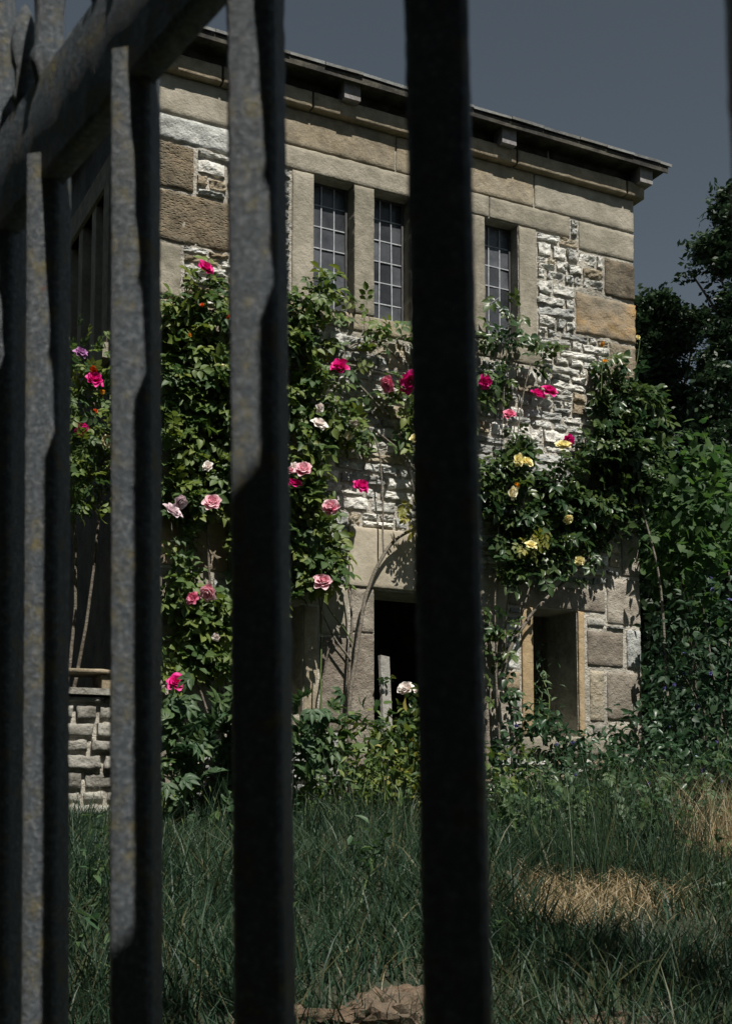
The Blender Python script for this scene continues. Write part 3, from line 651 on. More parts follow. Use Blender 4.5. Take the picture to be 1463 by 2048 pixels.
def climber(name, label, ells, mat, key, stems, blooms, base, nobj=170, T=ROSE_T, depth=.28, dens=1.0, dirt=None):
    root = empty(name, base); tag(root, label, 'climbing rose')
    off = np.array(base, float); Ps = []
    for e in ells:
        u, z, ru, rz = e[:4]; k_ = (e[4] if len(e) > 4 else 1.0) * dens; dep = e[5] if len(e) > 5 else depth
        n = max(6, int(math.pi * ru * rz * 720 * k_)); nc = max(3, int(n / 9))
        a = rng.random(nc) * 2 * np.pi; r = np.sqrt(rng.random(nc)); cu = u + ru * r * np.cos(a); cz = z + rz * r * np.sin(a)
        co = .03 + dep * rng.random(nc) ** 1.3 * (1.05 - .6 * r)
        w_ = rng.integers(0, nc, n); sp = .05
        P = np.stack([cu[w_] + rng.normal(0, sp, n), YF - .02 - np.abs(co[w_] + rng.normal(0, .035, n)), cz[w_] + rng.normal(0, sp, n)], 1); Ps.append(P)
    P = np.concatenate(Ps); n = len(P)
    d = np.stack([rng.normal(0, .8, n), -np.abs(rng.normal(.35, .4, n)), rng.normal(-.35, .6, n)], 1)
    nn = np.stack([rng.normal(0, .45, n), -np.abs(rng.normal(.7, .3, n)), np.abs(rng.normal(.75, .4, n))], 1)
    s_ = rng.uniform(.85, 1.5, n)
    order = np.argsort(P[:, 1]); P, d, nn, s_ = P[order], d[order], nn[order], s_[order]
    pick = np.zeros(n, bool); pick[rng.permutation(min(n, nobj * 3))[:nobj]] = True
    leaf_objs(P[pick] - off, d[pick], nn[pick], s_[pick], T, key, M[mat], root)
    if (~pick).any():
        o = obj('foliage', leaf_mesh('foliage', P[~pick] - off, d[~pick], nn[~pick], s_[~pick], T, M[mat]), root); o['kind'] = 'stuff'
    for pts, r0, r1, y0, m_ in stems:
        t_ = tube([(a - off[0], (y0 if len(q_) == 0 else q_[0]) - off[1], b - off[2]) for a, b, *q_ in pts], r0, r1, 'stem', M[m_], root, wob=.006)
    for u, z, sz, kk in blooms:
        kf = (YF - depth - random.uniform(.06, .14)) / 7.98
        bloom(root, (u * kf - off[0], 7.98 * kf - off[1], z * kf - off[2]), sz * .92, kk)
    return root
A_E = [(2.82, 3.50, .26, .2, .8), (2.65, 3.27, .15, .22), (2.86, 3.09, .32, .36, 1.3), (2.83, 2.62, .35, .39, 1.4), (2.83, 2.22, .34, .18, 1.3), (2.64, 1.68, .18, .21, .7), (2.84, 1.41, .28, .14, 1.1), (2.96, 1.07, .17, .28, .6), (2.78, .98, .22, .2, 1.0),
       (3.27, 3.16, .29, .63), (3.28, 2.31, .29, .55), (3.29, 1.59, .23, .43), (3.67, 3.68, .16, .19, .8), (3.65, 3.41, .24, .23, 1.3), (3.63, 3.06, .16, .23, .8), (3.72, 2.80, .2, .17, .9), (3.64, 2.32, .16, .37, 1.1), (3.67, 1.88, .16, .3, 1.0), (3.8, 1.66, .2, .1, 1.0)]
ABL = [(2.809, 3.697, .107, 'h'), (3.494, 2.245, .092, 'h'), (3.72, 1.553, .137, 'm'), (2.638, .781, .13, 'h'), (3.782, 2.095, .122, 'm'), (3.564, 2.345, .122, 'm'), (3.463, 2.329, .076, 'm'), (2.883, 2.037, .115, 'm'), (2.861, 1.419, .122, 'm'), (2.75, 1.366, .092, 'p'), (2.844, 2.289, .076, 'w'),
       (2.587, 1.942, .122, 'b'), (2.642, 2.021, .099, 'b'), (3.689, 2.703, .107, 'w'), (3.684, 2.832, .069, 'w'), (3.493, 2.373, .053, 'w'), (2.919, 1.109, .053, 'w'), (2.79, 3.43, .03, 'r'), (2.98, 3.38, .03, 'r'), (2.70, 3.2, .028, 'o'), (2.95, 3.02, .03, 'c')]
climber('climbing_rose', 'dense climbing rose with blush and magenta blooms covering the wall by the shaded house corner', A_E, 'rose', 'rose', [
    ([(3.05, -.1), (3.02, .5), (2.95, 1.1), (2.9, 1.8), (2.85, 2.6), (2.8, 3.3)], .014, .005, 8.12, 'bark'), ([(3.1, -.1), (3.2, .6), (3.3, 1.5), (3.35, 2.4), (3.5, 3.3)], .013, .005, 8.11, 'bark'),
    ([(2.9, .6), (2.7, 1.2), (2.62, 1.9)], .009, .004, 8.08, 'bark'), ([(2.56, 3.22), (2.66, 3.18), (2.85, 3.12)], .008, .005, 8.02, 'bark'), ([(3.35, 1.3), (3.6, 1.9), (3.7, 2.6), (3.75, 3.3)], .009, .004, 8.1, 'bark')], ABL, (3.05, 8.1, -.12), nobj=290, dens=.74)
B_E = [(3.98, 3.74, .15, .15, .35, .16), (4.38, 3.55, .2, .13, .8, .2), (4.17, 3.28, .24, .08, .4), (4.42, 3.02, .22, .14, .9), (4.17, 2.88, .26, .12, .9), (3.88, 2.65, .22, .13, 1.0), (4.49, 2.68, .12, .18, .6), (4.87, 3.3, .28, .4, .8), (4.86, 2.75, .28, .45, .8), (4.95, 2.2, .2, .15, .4)]
BBL = [(3.856, 3.138, .153, 'h'), (4.442, 3.139, .153, 'h'), (4.537, 3.123, .13, 'h'), (4.021, 2.274, .115, 'h'), (4.246, 3.094, .107, 'p'), (3.971, 2.757, .076, 'w'), (3.926, 2.654, .069, 'c'), (4.484, 2.698, .092, 'y'), (5.101, 3.238, .107, 'h')]
climber('climbing_rose', 'open climbing rose with bare stems beside the dark doorway and magenta blooms under the window', B_E, 'rose', 'rose', [
    ([(4.0, -.1), (3.995, .4), (3.998, .729), (4.059, 1.1), (4.1, 1.363), (4.154, 1.573), (4.28, 1.828), (4.408, 1.974), (4.625, 2.111), (4.8, 2.4)], .017, .012, 8.11, 'bark'),
    ([(3.998, .729), (4.01, 1.061), (4.022, 1.283), (4.009, 1.505), (3.95, 1.7)], .013, .006, 8.13, 'bark'), ([(4.01, 1.024), (3.867, 1.2), (3.766, 1.414), (3.72, 1.7)], .010, .005, 8.12, 'bark'), ([(4.022, 1.154), (3.847, 1.364), (3.766, 1.487)], .006, .004, 8.1, 'greenstem'),
    ([(3.78, .2), (3.769, .757), (3.827, 1.088), (3.867, 1.182)], .008, .006, 8.11, 'bark'), ([(3.74, .0), (3.742, .36), (3.744, .901), (3.754, 1.449)], .007, .005, 8.06, 'greenstem'),
    ([(3.883, 3.206), (3.965, 3.353), (4.133, 3.448), (4.304, 3.442), (4.564, 3.237)], .010, .007, 8.13, 'bark'), ([(3.70, 3.33), (3.76, 3.273), (4.007, 3.149), (4.197, 3.005), (4.389, 2.839), (4.483, 2.541), (4.6, 2.2)], .010, .011, 8.12, 'bark'),
    ([(4.154, 2.787), (4.239, 2.626), (4.268, 2.322), (4.276, 1.942), (4.28, 1.84)], .006, .007, 8.11, 'bark'), ([(4.196, 2.774), (4.431, 2.631), (4.561, 2.492)], .008, .009, 8.11, 'bark'), ([(4.17, 3.45), (4.175, 3.6), (4.16, 3.66)], .004, .003, 8.12, 'bark'), ([(3.7, 3.19), (4.1, 3.24), (4.6, 3.2)], .007, .008, 8.1, 'bark')],
    BBL, (4.0, 8.1, -.12), nobj=240, dens=.42, depth=.13)
C_E = [(5.38, 3.60, .22, .13, .45, .2), (5.67, 3.62, .16, .13, .5, .2), (5.38, 3.87, .1, .12, .3, .14), (5.26, 3.25, .18, .18, .4), (5.33, 2.85, .24, .2, .6), (5.46, 2.41, .36, .32, .9), (5.55, 2.06, .34, .2, 1.0), (5.95, 2.5, .28, .24, 1.0), (5.38, 1.72, .15, .14, .6), (5.31, 1.42, .1, .25, .45, .1), (5.29, 1.0, .09, .2, .35, .1), (5.7, 1.86, .25, .1, .5, .12)]
CBL = [(5.588, 3.2, .145, 'h'), (5.705, 3.242, .122, 'h'), (5.89, 2.887, .099, 'h'), (5.33, 3.004, .115, 'p'), (5.835, 2.826, .122, 'y'), (5.476, 2.642, .115, 'y'), (5.401, 2.657, .099, 'y'), (5.332, 2.393, .115, 'c'), (5.384, 2.451, .053, 'o'), (5.864, 2.242, .084, 'y'), (5.98, 1.909, .092, 'y'), (5.514, 1.987, .10, 'y')]
climber('climbing_rose', 'climbing rose with yellow blooms and slanting grey stem above the small ground floor window', C_E, 'rosedark', 'rosedark', [
    ([(5.40, .1), (5.393, .546), (5.395, .702), (5.337, .857), (5.33, 1.052), (5.459, 1.296), (5.676, 1.551), (6.049, 1.865), (6.307, 2.137)], .017, .013, 8.09, 'bark'), ([(5.33, 1.052), (5.347, 1.329), (5.393, 1.65), (5.516, 2.061)], .011, .006, 8.1, 'bark'), ([(5.364, 1.212), (5.508, 1.459), (5.633, 1.91)], .008, .005, 8.1, 'bark'),
    ([(5.3, .3), (5.267, .776), (5.261, 1.167), (5.254, 1.758)], .010, .006, 8.1, 'bark'), ([(5.516, 2.06), (5.45, 2.6), (5.5, 3.1), (5.6, 3.5)], .006, .004, 8.08, 'bark'), ([(5.254, 1.75), (5.3, 2.5), (5.35, 3.3), (5.4, 3.85)], .006, .003, 8.08, 'bark')],
    CBL, (5.4, 8.1, .02), nobj=240, dens=.72, depth=.19)
D_E = [(6.56, 3.22, .28, .24, 1.4, .38), (6.42, 2.8, .30, .34, 1.4, .38), (6.3, 2.38, .34, .2, 1.2, .28), (6.2, 2.12, .24, .1, .5, .15), (6.66, 2.9, .2, .36, 1.0, .3), (6.30, 3.56, .14, .15, .5, .3)]
climber('climbing_rose', 'dark dense rambling rose with few orange buds at the sunlit house corner', D_E, 'rosedark', 'rosedark', [
    ([(6.9, .1), (6.85, .9), (6.8, 1.8), (6.6, 2.5), (6.4, 3.2)], .016, .007, 7.98, 'bark'), ([(6.2, 3.3), (6.22, 3.55), (6.24, 3.72)], .003, .002, 7.95, 'greenstem'), ([(6.52, 3.4), (6.58, 3.65), (6.62, 3.84)], .003, .002, 7.95, 'greenstem')],
    [(6.24, 3.74, .045, 'o'), (6.27, 3.6, .035, 'o'), (6.62, 3.86, .04, 'y')], (6.9, 8.0, .05), nobj=280, dens=.95)
# yellowed leaves hang on the roses beside the doorway and over the window
for nm, lb, u, z, ru, rz, n in (('rose_shoot', 'yellowing leafy rose shoot hanging beside the doorway lintel', 4.55, 2.22, .12, .14, 34), ('rose_shoot', 'yellow green leafy rose shoot among dark leaves above the small window', 5.50, 2.03, .13, .07, 16)):
    r_ = empty(nm, (u, 8.1, z)); tag(r_, lb, 'rose shoot')
    P = np.stack([rng.normal(0, ru * .6, n), -.08 - .12 * rng.random(n), rng.normal(0, rz * .6, n)], 1)
    leaf_objs(P, np.stack([rng.normal(0, .8, n), rng.normal(-.3, .3, n), rng.normal(-.6, .5, n)], 1), np.stack([rng.normal(0, .4, n), -.8 + 0 * P[:, 0], rng.normal(.7, .3, n)], 1), rng.uniform(.7, 1.1, n), ROSE_T, 'yleaf', M['yleaf'], r_)
    tube([(0, .02, rz), (0.02, -.1, 0), (-.03, -.14, -rz)], .004, .003, 'stem', M['greenstem'], r_)

# ------------------------------------------------------------------ free standing shrubs
def shrub(name, label, cat, ells, T, mat, key, base, nobj=100, size=(.7, 1.2), stems=3, up=.6, flowers=(), clump=.09, group=None, stemmat='bark', shell=.55):
    root = empty(name, base); tag(root, label, cat, group); off = np.array(base, float); Ps, Ns = [], []
    for cx, cy, cz, rx, ry, rz, n in ells:
        nc = max(4, n // 8); v = rng.normal(0, 1, (nc, 3)); v /= np.linalg.norm(v, axis=1, keepdims=True); rad = shell + (1 - shell) * rng.random(nc) ** .6
        c = np.array([cx, cy, cz]) + v * rad[:, None] * np.array([rx, ry, rz]); w_ = rng.integers(0, nc, n)
        Ps.append(c[w_] + rng.normal(0, clump, (n, 3))); Ns.append(v[w_])
    P, Nn = np.concatenate(Ps), np.concatenate(Ns); n = len(P)
    keep = P[:, 2] > ground_h(P[:, 0], P[:, 1]) + .02
    inwall = (P[:, 0] > UL) & (P[:, 0] < UR) & (P[:, 1] > YF - .03) & (P[:, 1] < 15); keep &= ~inwall
    P, Nn = P[keep], Nn[keep]; n = len(P)
    nn = Nn * .7 + np.array([0, 0, up]) + rng.normal(0, .4, (n, 3)); d = Nn * .5 + rng.normal(0, .7, (n, 3)) + np.array([0, 0, -.3]); s_ = rng.uniform(*size, n)
    order = np.argsort(P @ np.array([.454, .891, 0])); P, d, nn, s_ = P[order], d[order], nn[order], s_[order]
    pick = np.zeros(n, bool); pick[rng.permutation(min(n, nobj * 3))[:nobj]] = True
    leaf_objs(P[pick] - off, d[pick], nn[pick], s_[pick], T, key, M[mat], root)
    if (~pick).any():
        o = obj('foliage', leaf_mesh('foliage', P[~pick] - off, d[~pick], nn[~pick], s_[~pick], T, M[mat]), root); o['kind'] = 'stuff'
    for k in range(stems):
        e = ells[k % len(ells)]; t_ = np.array(e[:3]) - off + rng.normal(0, .3, 3) * np.array(e[3:6])
        b_ = np.array([rng.normal(0, .06), rng.normal(0, .06), -.05]); mid = (t_ + b_) / 2 + rng.normal(0, .06, 3)
        r0 = .006 + .004 * np.linalg.norm(t_); tube([tuple(b_), tuple(mid), tuple(t_)], r0, r0 * .4, 'stem', M[stemmat], root)
    for kk, cnt, sz in flowers:
        q_ = rng.permutation(min(n, max(60, n // 2)))[:cnt]
        for k in q_: bloom(root, tuple(P[k] - off + np.array([-.03, -.05, .03])), sz * random.uniform(.8, 1.2), kk, 'flower')
    return root
r_ = shrub('rose_bush', 'leafy rose bush with pink and cream blooms growing beside the shaded side wall', 'rose bush',
      [(2.0, 8.75, 3.0, .42, .25, .25, 90), (2.12, 8.75, 2.72, .36, .25, .3, 150), (2.1, 8.75, 2.35, .36, .25, .3, 150), (1.9, 8.8, 2.0, .3, .2, .3, 60), (2.3, 8.75, 3.2, .16, .15, .25, 40), (1.6, 8.8, 2.5, .4, .25, .6, 200)], ROSE_T, 'rose', 'rose', (2.0, 8.9, -.05), nobj=120, stems=5)
for u, z, sz, kk in [(2.088, 3.147, .089, 'v'), (2.193, 2.961, .126, 'h'), (2.099, 2.612, .096, 'h'), (2.184, 3.052, .052, 'r'), (2.281, 2.545, .096, 'c'), (2.344, 2.509, .067, 'w'), (2.356, 2.852, .04, 'r'), (2.365, 2.364, .067, 'm'), (2.25, 2.9, .03, 'o'), (2.2, 2.75, .03, 'r')]:
    bloom(r_, (u - 2.0, 8.55 - 8.9, z + .05), sz, kk)
# big leaved shrub and flowering hedge past the right corner
shrub('broadleaf_shrub', 'tall bright green shrub with broad heart shaped leaves beside the house corner', 'shrub',
      [(7.15, 8.15, 2.75, .4, .4, .4, 330), (7.25, 8.1, 2.25, .5, .45, .45, 420), (7.05, 8.05, 1.9, .3, .35, .4, 150), (7.75, 8.4, 2.6, .6, .5, .55, 400), (8.3, 8.7, 2.5, .7, .6, .7, 160), (7.9, 8.3, 1.7, .7, .5, .5, 200)], HEART_T, 'vine', 'vine', (7.9, 8.7, .1), nobj=290, size=(.45, .9), stems=6)
shrub('flowering_shrub', 'dark hedge like shrub dotted with small violet blue flowers at the house corner', 'shrub',
      [(7.15, 7.9, 1.35, .42, .35, .55, 420), (7.7, 7.75, 1.2, .6, .4, .7, 560), (8.4, 7.8, 1.1, .6, .5, .8, 460), (7.0, 7.75, .6, .4, .35, .45, 340), (7.6, 7.4, .5, .6, .4, .45, 420), (6.85, 7.8, 1.0, .2, .25, .35, 160)], [(v * 1.5, f) for v, f in OVAL_T] + [(v * .55, f) for v, f in HEART_T[:3]], 'hedge', 'hedge', (7.5, 7.9, .1), nobj=200, size=(.7, 1.2), stems=8, flowers=[('k', 30, .026)], clump=.07)
# ground floor plants
shrub('peony_plant', 'clump of divided green leaves growing under the climbing rose by the low wall', 'plant',
      [(2.62, 7.75, .52, .26, .2, .24, 60), (2.9, 7.8, .42, .26, .2, .36, 80), (3.15, 7.75, .5, .26, .2, .3, 70), (2.75, 7.7, .12, .4, .2, .22, 70), (3.4, 7.7, .3, .3, .2, .4, 70)], PEONY_T, 'herb', 'peony', (2.9, 7.8, -.13), nobj=120, size=(.7, 1.15), stems=9, stemmat='greenstem', flowers=[('k', 5, .024)])
shrub('leafy_weed', 'tangle of yellowing pointed leaves growing at the foot of the doorway', 'plant',
      [(3.72, 7.72, .2, .25, .2, .32, 190), (4.0, 7.72, .28, .25, .2, .38, 220), (4.3, 7.72, .35, .22, .2, .42, 200), (4.5, 7.78, .5, .22, .15, .3, 130), (4.15, 7.5, .08, .45, .2, .28, 240), (3.6, 7.6, .08, .3, .2, .26, 150), (4.7, 7.4, .1, .35, .25, .3, 160)], [(v * .75, f) for v, f in LONG_T] + [(v * .6, f) for v, f in HEART_T[:4]], 'rose', 'weed', (4.1, 7.8, -.12), nobj=220, size=(.6, 1.1), stems=10, stemmat='greenstem')
shrub('leafy_weed', 'dark rose leaves with white blooms sprouting inside the doorway', 'plant',
      [(4.42, 8.02, .55, .2, .1, .25, 60), (4.55, 8.0, .3, .2, .12, .35, 60)], ROSE_T, 'rosedark', 'rosedark', (4.48, 8.05, -.1), nobj=60, stems=4)
for u, z, sz in ((4.35, .80, .107), (4.442, .78, .069)): bloom(bpy.data.objects['leafy_weed.001'], (u - 4.48, 7.9 - 8.05, z + .1), sz, 'w')
shrub('leafy_weed', 'dry yellow and brown leaved stalks standing before the plank', 'plant',
      [(4.1, 7.5, .3, .16, .12, .36, 34), (4.4, 7.5, .35, .16, .12, .36, 34), (4.25, 7.45, .05, .25, .12, .15, 22)], OVAL_T + LONG_T[:3], 'yleaf', 'yoval', (4.25, 7.55, -.14), nobj=90, size=(.7, 1.1), stems=6, stemmat='greenstem')
shrub('periwinkle', 'low dark glossy periwinkle mound with tiny blue flowers under the small window', 'ground cover plant',
      [(5.3, 7.65, .34, .35, .25, .3, 400), (5.75, 7.6, .25, .4, .28, .28, 420), (6.3, 7.55, .34, .35, .3, .36, 420), (5.5, 7.2, .05, .6, .35, .25, 460), (6.2, 7.1, .1, .5, .4, .28, 420), (5.1, 7.0, -.1, .45, .35, .22, 300)], [(v * 1.35, f) for v, f in OVAL_T], 'peri', 'peri', (5.7, 7.5, .0), nobj=220, size=(.7, 1.25), stems=6, flowers=[('k', 14, .028)], stemmat='greenstem', clump=.06)
shrub('bramble', 'yellow green trailing bramble leaves below the periwinkle and above the straw', 'plant',
      [(4.6, 6.5, -.12, .5, .35, .2, 170), (5.1, 6.4, -.08, .45, .35, .2, 150), (4.2, 6.2, -.25, .4, .3, .15, 110), (5.7, 6.5, .0, .45, .35, .22, 130)], ROSE_T, 'herb', 'herbrose', (4.9, 6.5, -.22), nobj=120, size=(.6, 1.0), stems=5)
shrub('window_weed', 'fine leaved green weed growing inside the small ground floor window opening', 'plant',
      [(5.83, 8.42, .75, .12, .08, .25, 60), (5.9, 8.42, 1.1, .1, .07, .25, 40), (6.0, 8.42, .7, .08, .07, .2, 30)], [(v * .9, f) for v, f in LONG_T], 'herb', 'ww', (5.88, 8.42, .515), nobj=130, size=(.35, .6), stems=5, stemmat='greenstem')
# the filter above drops leaves inside the wall, so the sill weed is set by hand
ww = bpy.data.objects['window_weed']; n = 110
P = np.stack([rng.normal(-.02, .085, n), rng.normal(0, .05, n), np.abs(rng.normal(.3, .22, n))], 1)
leaf_objs(P, np.stack([rng.normal(0, .8, n), rng.normal(-.3, .4, n), rng.normal(.1, .5, n)], 1), np.stack([rng.normal(0, .4, n), -.5 + 0 * P[:, 0], np.full(n, .8)], 1), rng.uniform(.4, .75, n), LONG_T, 'ww2', M['herb'], ww)

# ------------------------------------------------------------------ grass
def blades(name, X, Y, h, lean, width, mat, z0=None, seg=3, flat=None):
    n = len(X); Z = ground_h(X, Y) - .01 if z0 is None else z0; a = rng.random(n) * 2 * np.pi; la = rng.random(n) * 2 * np.pi
    V_ = np.zeros((n, seg * 2 + 1, 3)); wx, wy = np.cos(a), np.sin(a)
    for j in range(seg + 1):
        t_ = j / seg; bend = lean * h * t_ ** 1.8; cx = X + np.cos(la) * bend; cy = Y + np.sin(la) * bend; cz = Z + h * t_ * np.sqrt(np.clip(1 - (lean * t_ * .75) ** 2, .05, 1))
        wd = width * (1 - t_) ** .7 / 2 if j < seg else 0
        if j < seg: V_[:, 2 * j] = np.stack([cx - wx * wd, cy - wy * wd, cz], 1); V_[:, 2 * j + 1] = np.stack([cx + wx * wd, cy + wy * wd, cz], 1)
        else: V_[:, 2 * seg] = np.stack([cx, cy, cz], 1)
    f = []
    for j in range(seg - 1): f += [(2 * j, 2 * j + 1, 2 * j + 3), (2 * j, 2 * j + 3, 2 * j + 2)]
    f.append((2 * seg - 2, 2 * seg - 1, 2 * seg)); f = np.array(f); m_ = 2 * seg + 1
    F_ = (f[None] + (np.arange(n) * m_)[:, None, None]).reshape(-1, 3)
    tint = np.repeat((np.sin(X * 1.9) * np.sin(Y * 2.3) * .25 + .5 + rng.normal(0, .22, n)) % 1, m_)
    return fastmesh(name, V_.reshape(-1, 3), F_, mat, tint)
def scatter(n, x0, x1, y0, y1): return rng.uniform(x0, x1, n), rng.uniform(y0, y1, n)
def straw_zone(X, Y): return np.clip(1.25 - np.sqrt(((X - 3.68 - .3 * (Y - 5) - .12 * np.sin(Y * 9)) / .62) ** 2 + ((Y - 5.0 - .1 * np.sin(X * 7)) / .45) ** 2), 0, 1) + np.clip(1.2 - np.sqrt(((X - 5.75) / .65) ** 2 + ((Y - 5.7) / .6) ** 2), 0, 1) * .6
X, Y = scatter(125000, -.8, 7.6, 2.3, 8.15)
clump = .5 + .5 * np.sin(X * 3.1 + np.sin(Y * 2.2) * 2) * np.sin(Y * 3.7 + X)
k = (rng.random(len(X)) < .35 + .65 * clump) & (rng.random(len(X)) > straw_zone(X, Y) * 1.1) & (X < 3 + Y * .62 + .8) & (X > Y * .16 - 1.0)
X, Y, clump = X[k], Y[k], clump[k]
tag(obj('grass', blades('grass', X, Y, rng.uniform(.10, .36, len(X)) * (.5 + .7 * clump) * (.55 + .9 * (.5 + .5 * np.sin(X * .9 + 1.7 * np.sin(Y * 1.1))) * (.5 + .5 * np.sin(Y * 1.6 - X * .5)) + .35 * rng.random(len(X))), rng.uniform(.25, 1.2, len(X)), rng.uniform(.005, .013, len(X)), M['grass'])), 'rough green meadow grass covering the slope below the house', 'grass', kind='stuff')
# tall grass tufts
tg = [(3.95, 5.6), (4.15, 5.75), (4.35, 5.5), (3.9, 5.2), (4.6, 5.9), (4.3, 5.1), (4.7, 5.35), (2.3, 5.4), (1.9, 6.6), (1.6, 7.4), (5.3, 6.2), (3.0, 6.9), (3.5, 7.3), (3.9, 7.1), (4.4, 7.15), (4.8, 6.9), (2.7, 7.2), (5.6, 6.7), (6.2, 6.5), (2.2, 4.6), (3.1, 5.9)]
TL = ['tall feathery grass tuft standing beside the dry straw', 'tall grass tuft in the lawn below the house']
for i_, (x, y) in enumerate(tg):
    n = 70 if i_ < 7 else 40; X, Y = rng.normal(x, .09, n), rng.normal(y, .09, n)
    z = float(ground_h(x, y)); hh = rng.uniform(.4, .85, n) if i_ < 7 else rng.uniform(.25, .6, n)
    me = blades('blades', X - x, Y - y, hh, rng.uniform(.05, .55, n), rng.uniform(.004, .007, n), M['grass'], z0=np.full(n, -.02), seg=4)
    r_ = empty('grass_tuft', (x, y, z)); tag(r_, TL[0 if i_ < 7 else 1], 'grass tuft', ['tall grass tufts by the straw', 'grass tufts in the lawn'][0 if i_ < 7 else 1])
    o = obj('blades', me, r_); o['kind'] = 'stuff'
for i_, (x, y) in enumerate([(2.0, 4.7), (2.6, 5.2), (2.9, 4.3), (1.4, 5.2), (3.3, 6.3), (4.6, 4.9), (2.6, 6.9), (1.7, 6.0), (2.3, 6.4), (3.9, 6.6), (1.2, 4.4), (5.2, 5.5)]):
    z = float(ground_h(x, y)); big = i_ % 2
    shrub('broadleaf_weed', ['low rosette of broad weed leaves in the rough grass', 'upright leafy weed standing out of the rough grass'][big], 'weed', [(x, y, z + .08 + .1 * big, .14, .14, .08 + .12 * big, 26 + 14 * big)], [(v * (.75 - .2 * big), f) for v, f in LONG_T], 'herb', 'lawnweed%d' % big, (x, y, z), nobj=40, size=(.6, 1.2), stems=1 + 3 * big, stemmat='greenstem', clump=.04, group=['weed rosettes in the grass', 'upright weeds in the grass'][big])
for i_, (x, y, h_) in enumerate([(3.45, 7.45, .55), (3.8, 7.3, .6), (4.55, 7.35, .65), (4.95, 7.3, .55), (5.45, 7.0, .5), (5.95, 6.9, .55), (6.45, 6.95, .7), (2.45, 7.6, .45), (6.75, 7.2, .8), (5.0, 6.6, .4)]):
    z = float(ground_h(x, y))
    shrub('tall_weed', 'tall thin stemmed weed with small pointed leaves at the foot of the house wall', 'weed', [(x, y, z + h_ * .5, .16, .13, h_ * .5, 90)], [(v * .55, f) for v, f in LONG_T], 'rose' if i_ % 2 else 'herb', 'tallweed%d' % (i_ % 2), (x, y, z), nobj=90, size=(.6, 1.1), stems=6, stemmat='greenstem', clump=.035, group='tall weeds along the wall foot', shell=.1)
# dry straw
n = 26000; X, Y = scatter(n, 2.2, 6.6, 4.1, 6.6); k = rng.random(n) < straw_zone(X, Y); X, Y = X[k], Y[k]
tag(obj('dry_grass', blades('dry_grass', X, Y, rng.uniform(.08, .26, len(X)), rng.uniform(.95, 1.33, len(X)), rng.uniform(.003, .008, len(X)), M['straw'])), 'patch of dry golden straw lying flattened in the green grass', 'straw', kind='stuff')
n = 1500; X, Y = scatter(n, 5.3, 6.6, 5.4, 6.5)
tag(obj('dry_grass', blades('dry_grass', X, Y, rng.uniform(.2, .55, n), rng.uniform(.2, .8, n), rng.uniform(.003, .006, n), M['straw'])), 'standing dry golden grass below the flowering shrub', 'dry grass', kind='stuff')
n = 900; X, Y = scatter(n, 0, 6, 2.6, 7.6)
tag(obj('grass_litter', blades('grass_litter', X, Y, rng.uniform(.05, .16, n), rng.uniform(.9, 1.3, n), rng.uniform(.003, .007, n), M['straw'])), 'scattered dead straw stalks among the green grass', 'straw', kind='stuff')
# ------------------------------------------------------------------ rocks at the bottom
def rock(x, y, sx, sy, sz, seed, label):
    n_, m_ = 44, 26; V_, F_ = [], []
    for j in range(m_ + 1):
        ph = math.pi * j / m_
        for k in range(n_):
            th = 2 * math.pi * k / n_; p = Vector((math.sin(ph) * math.cos(th), math.sin(ph) * math.sin(th), math.cos(ph)))
            d = 1 + .5 * noise.fractal(p * 1.6 + Vector((seed, 0, 0)), .9, 2.1, 6) + 0.22 * noise.noise(p * 7 + Vector((seed, 3, 0))); V_.append((p.x * d * sx, p.y * d * sy, p.z * d * sz))
        if j:
            for k in range(n_): a, b = (j - 1) * n_ + k, (j - 1) * n_ + (k + 1) % n_; F_.append((a, b, b + n_, a + n_))
    o = obj('rock', mesh('rock', V_, F_, M['rock'], False), None, (x, y, float(ground_h(x, y)) + sz * .25)); tag(o, label, 'rock')
rock(1.92, 3.62, .26, .18, .12, 3, 'large crumbling brown rock half sunk in the grass below the doorway')
rock(1.62, 3.85, .12, .1, .07, 9, 'small pale brown rock beside the large crumbling rock')
rock(2.12, 3.50, .12, .10, .07, 21, 'brown rock wedged against the right flank of the large crumbling rock')
rock(2.55, 3.30, .22, .14, .08, 14, 'flat dusty brown rock under dry grass on its own')
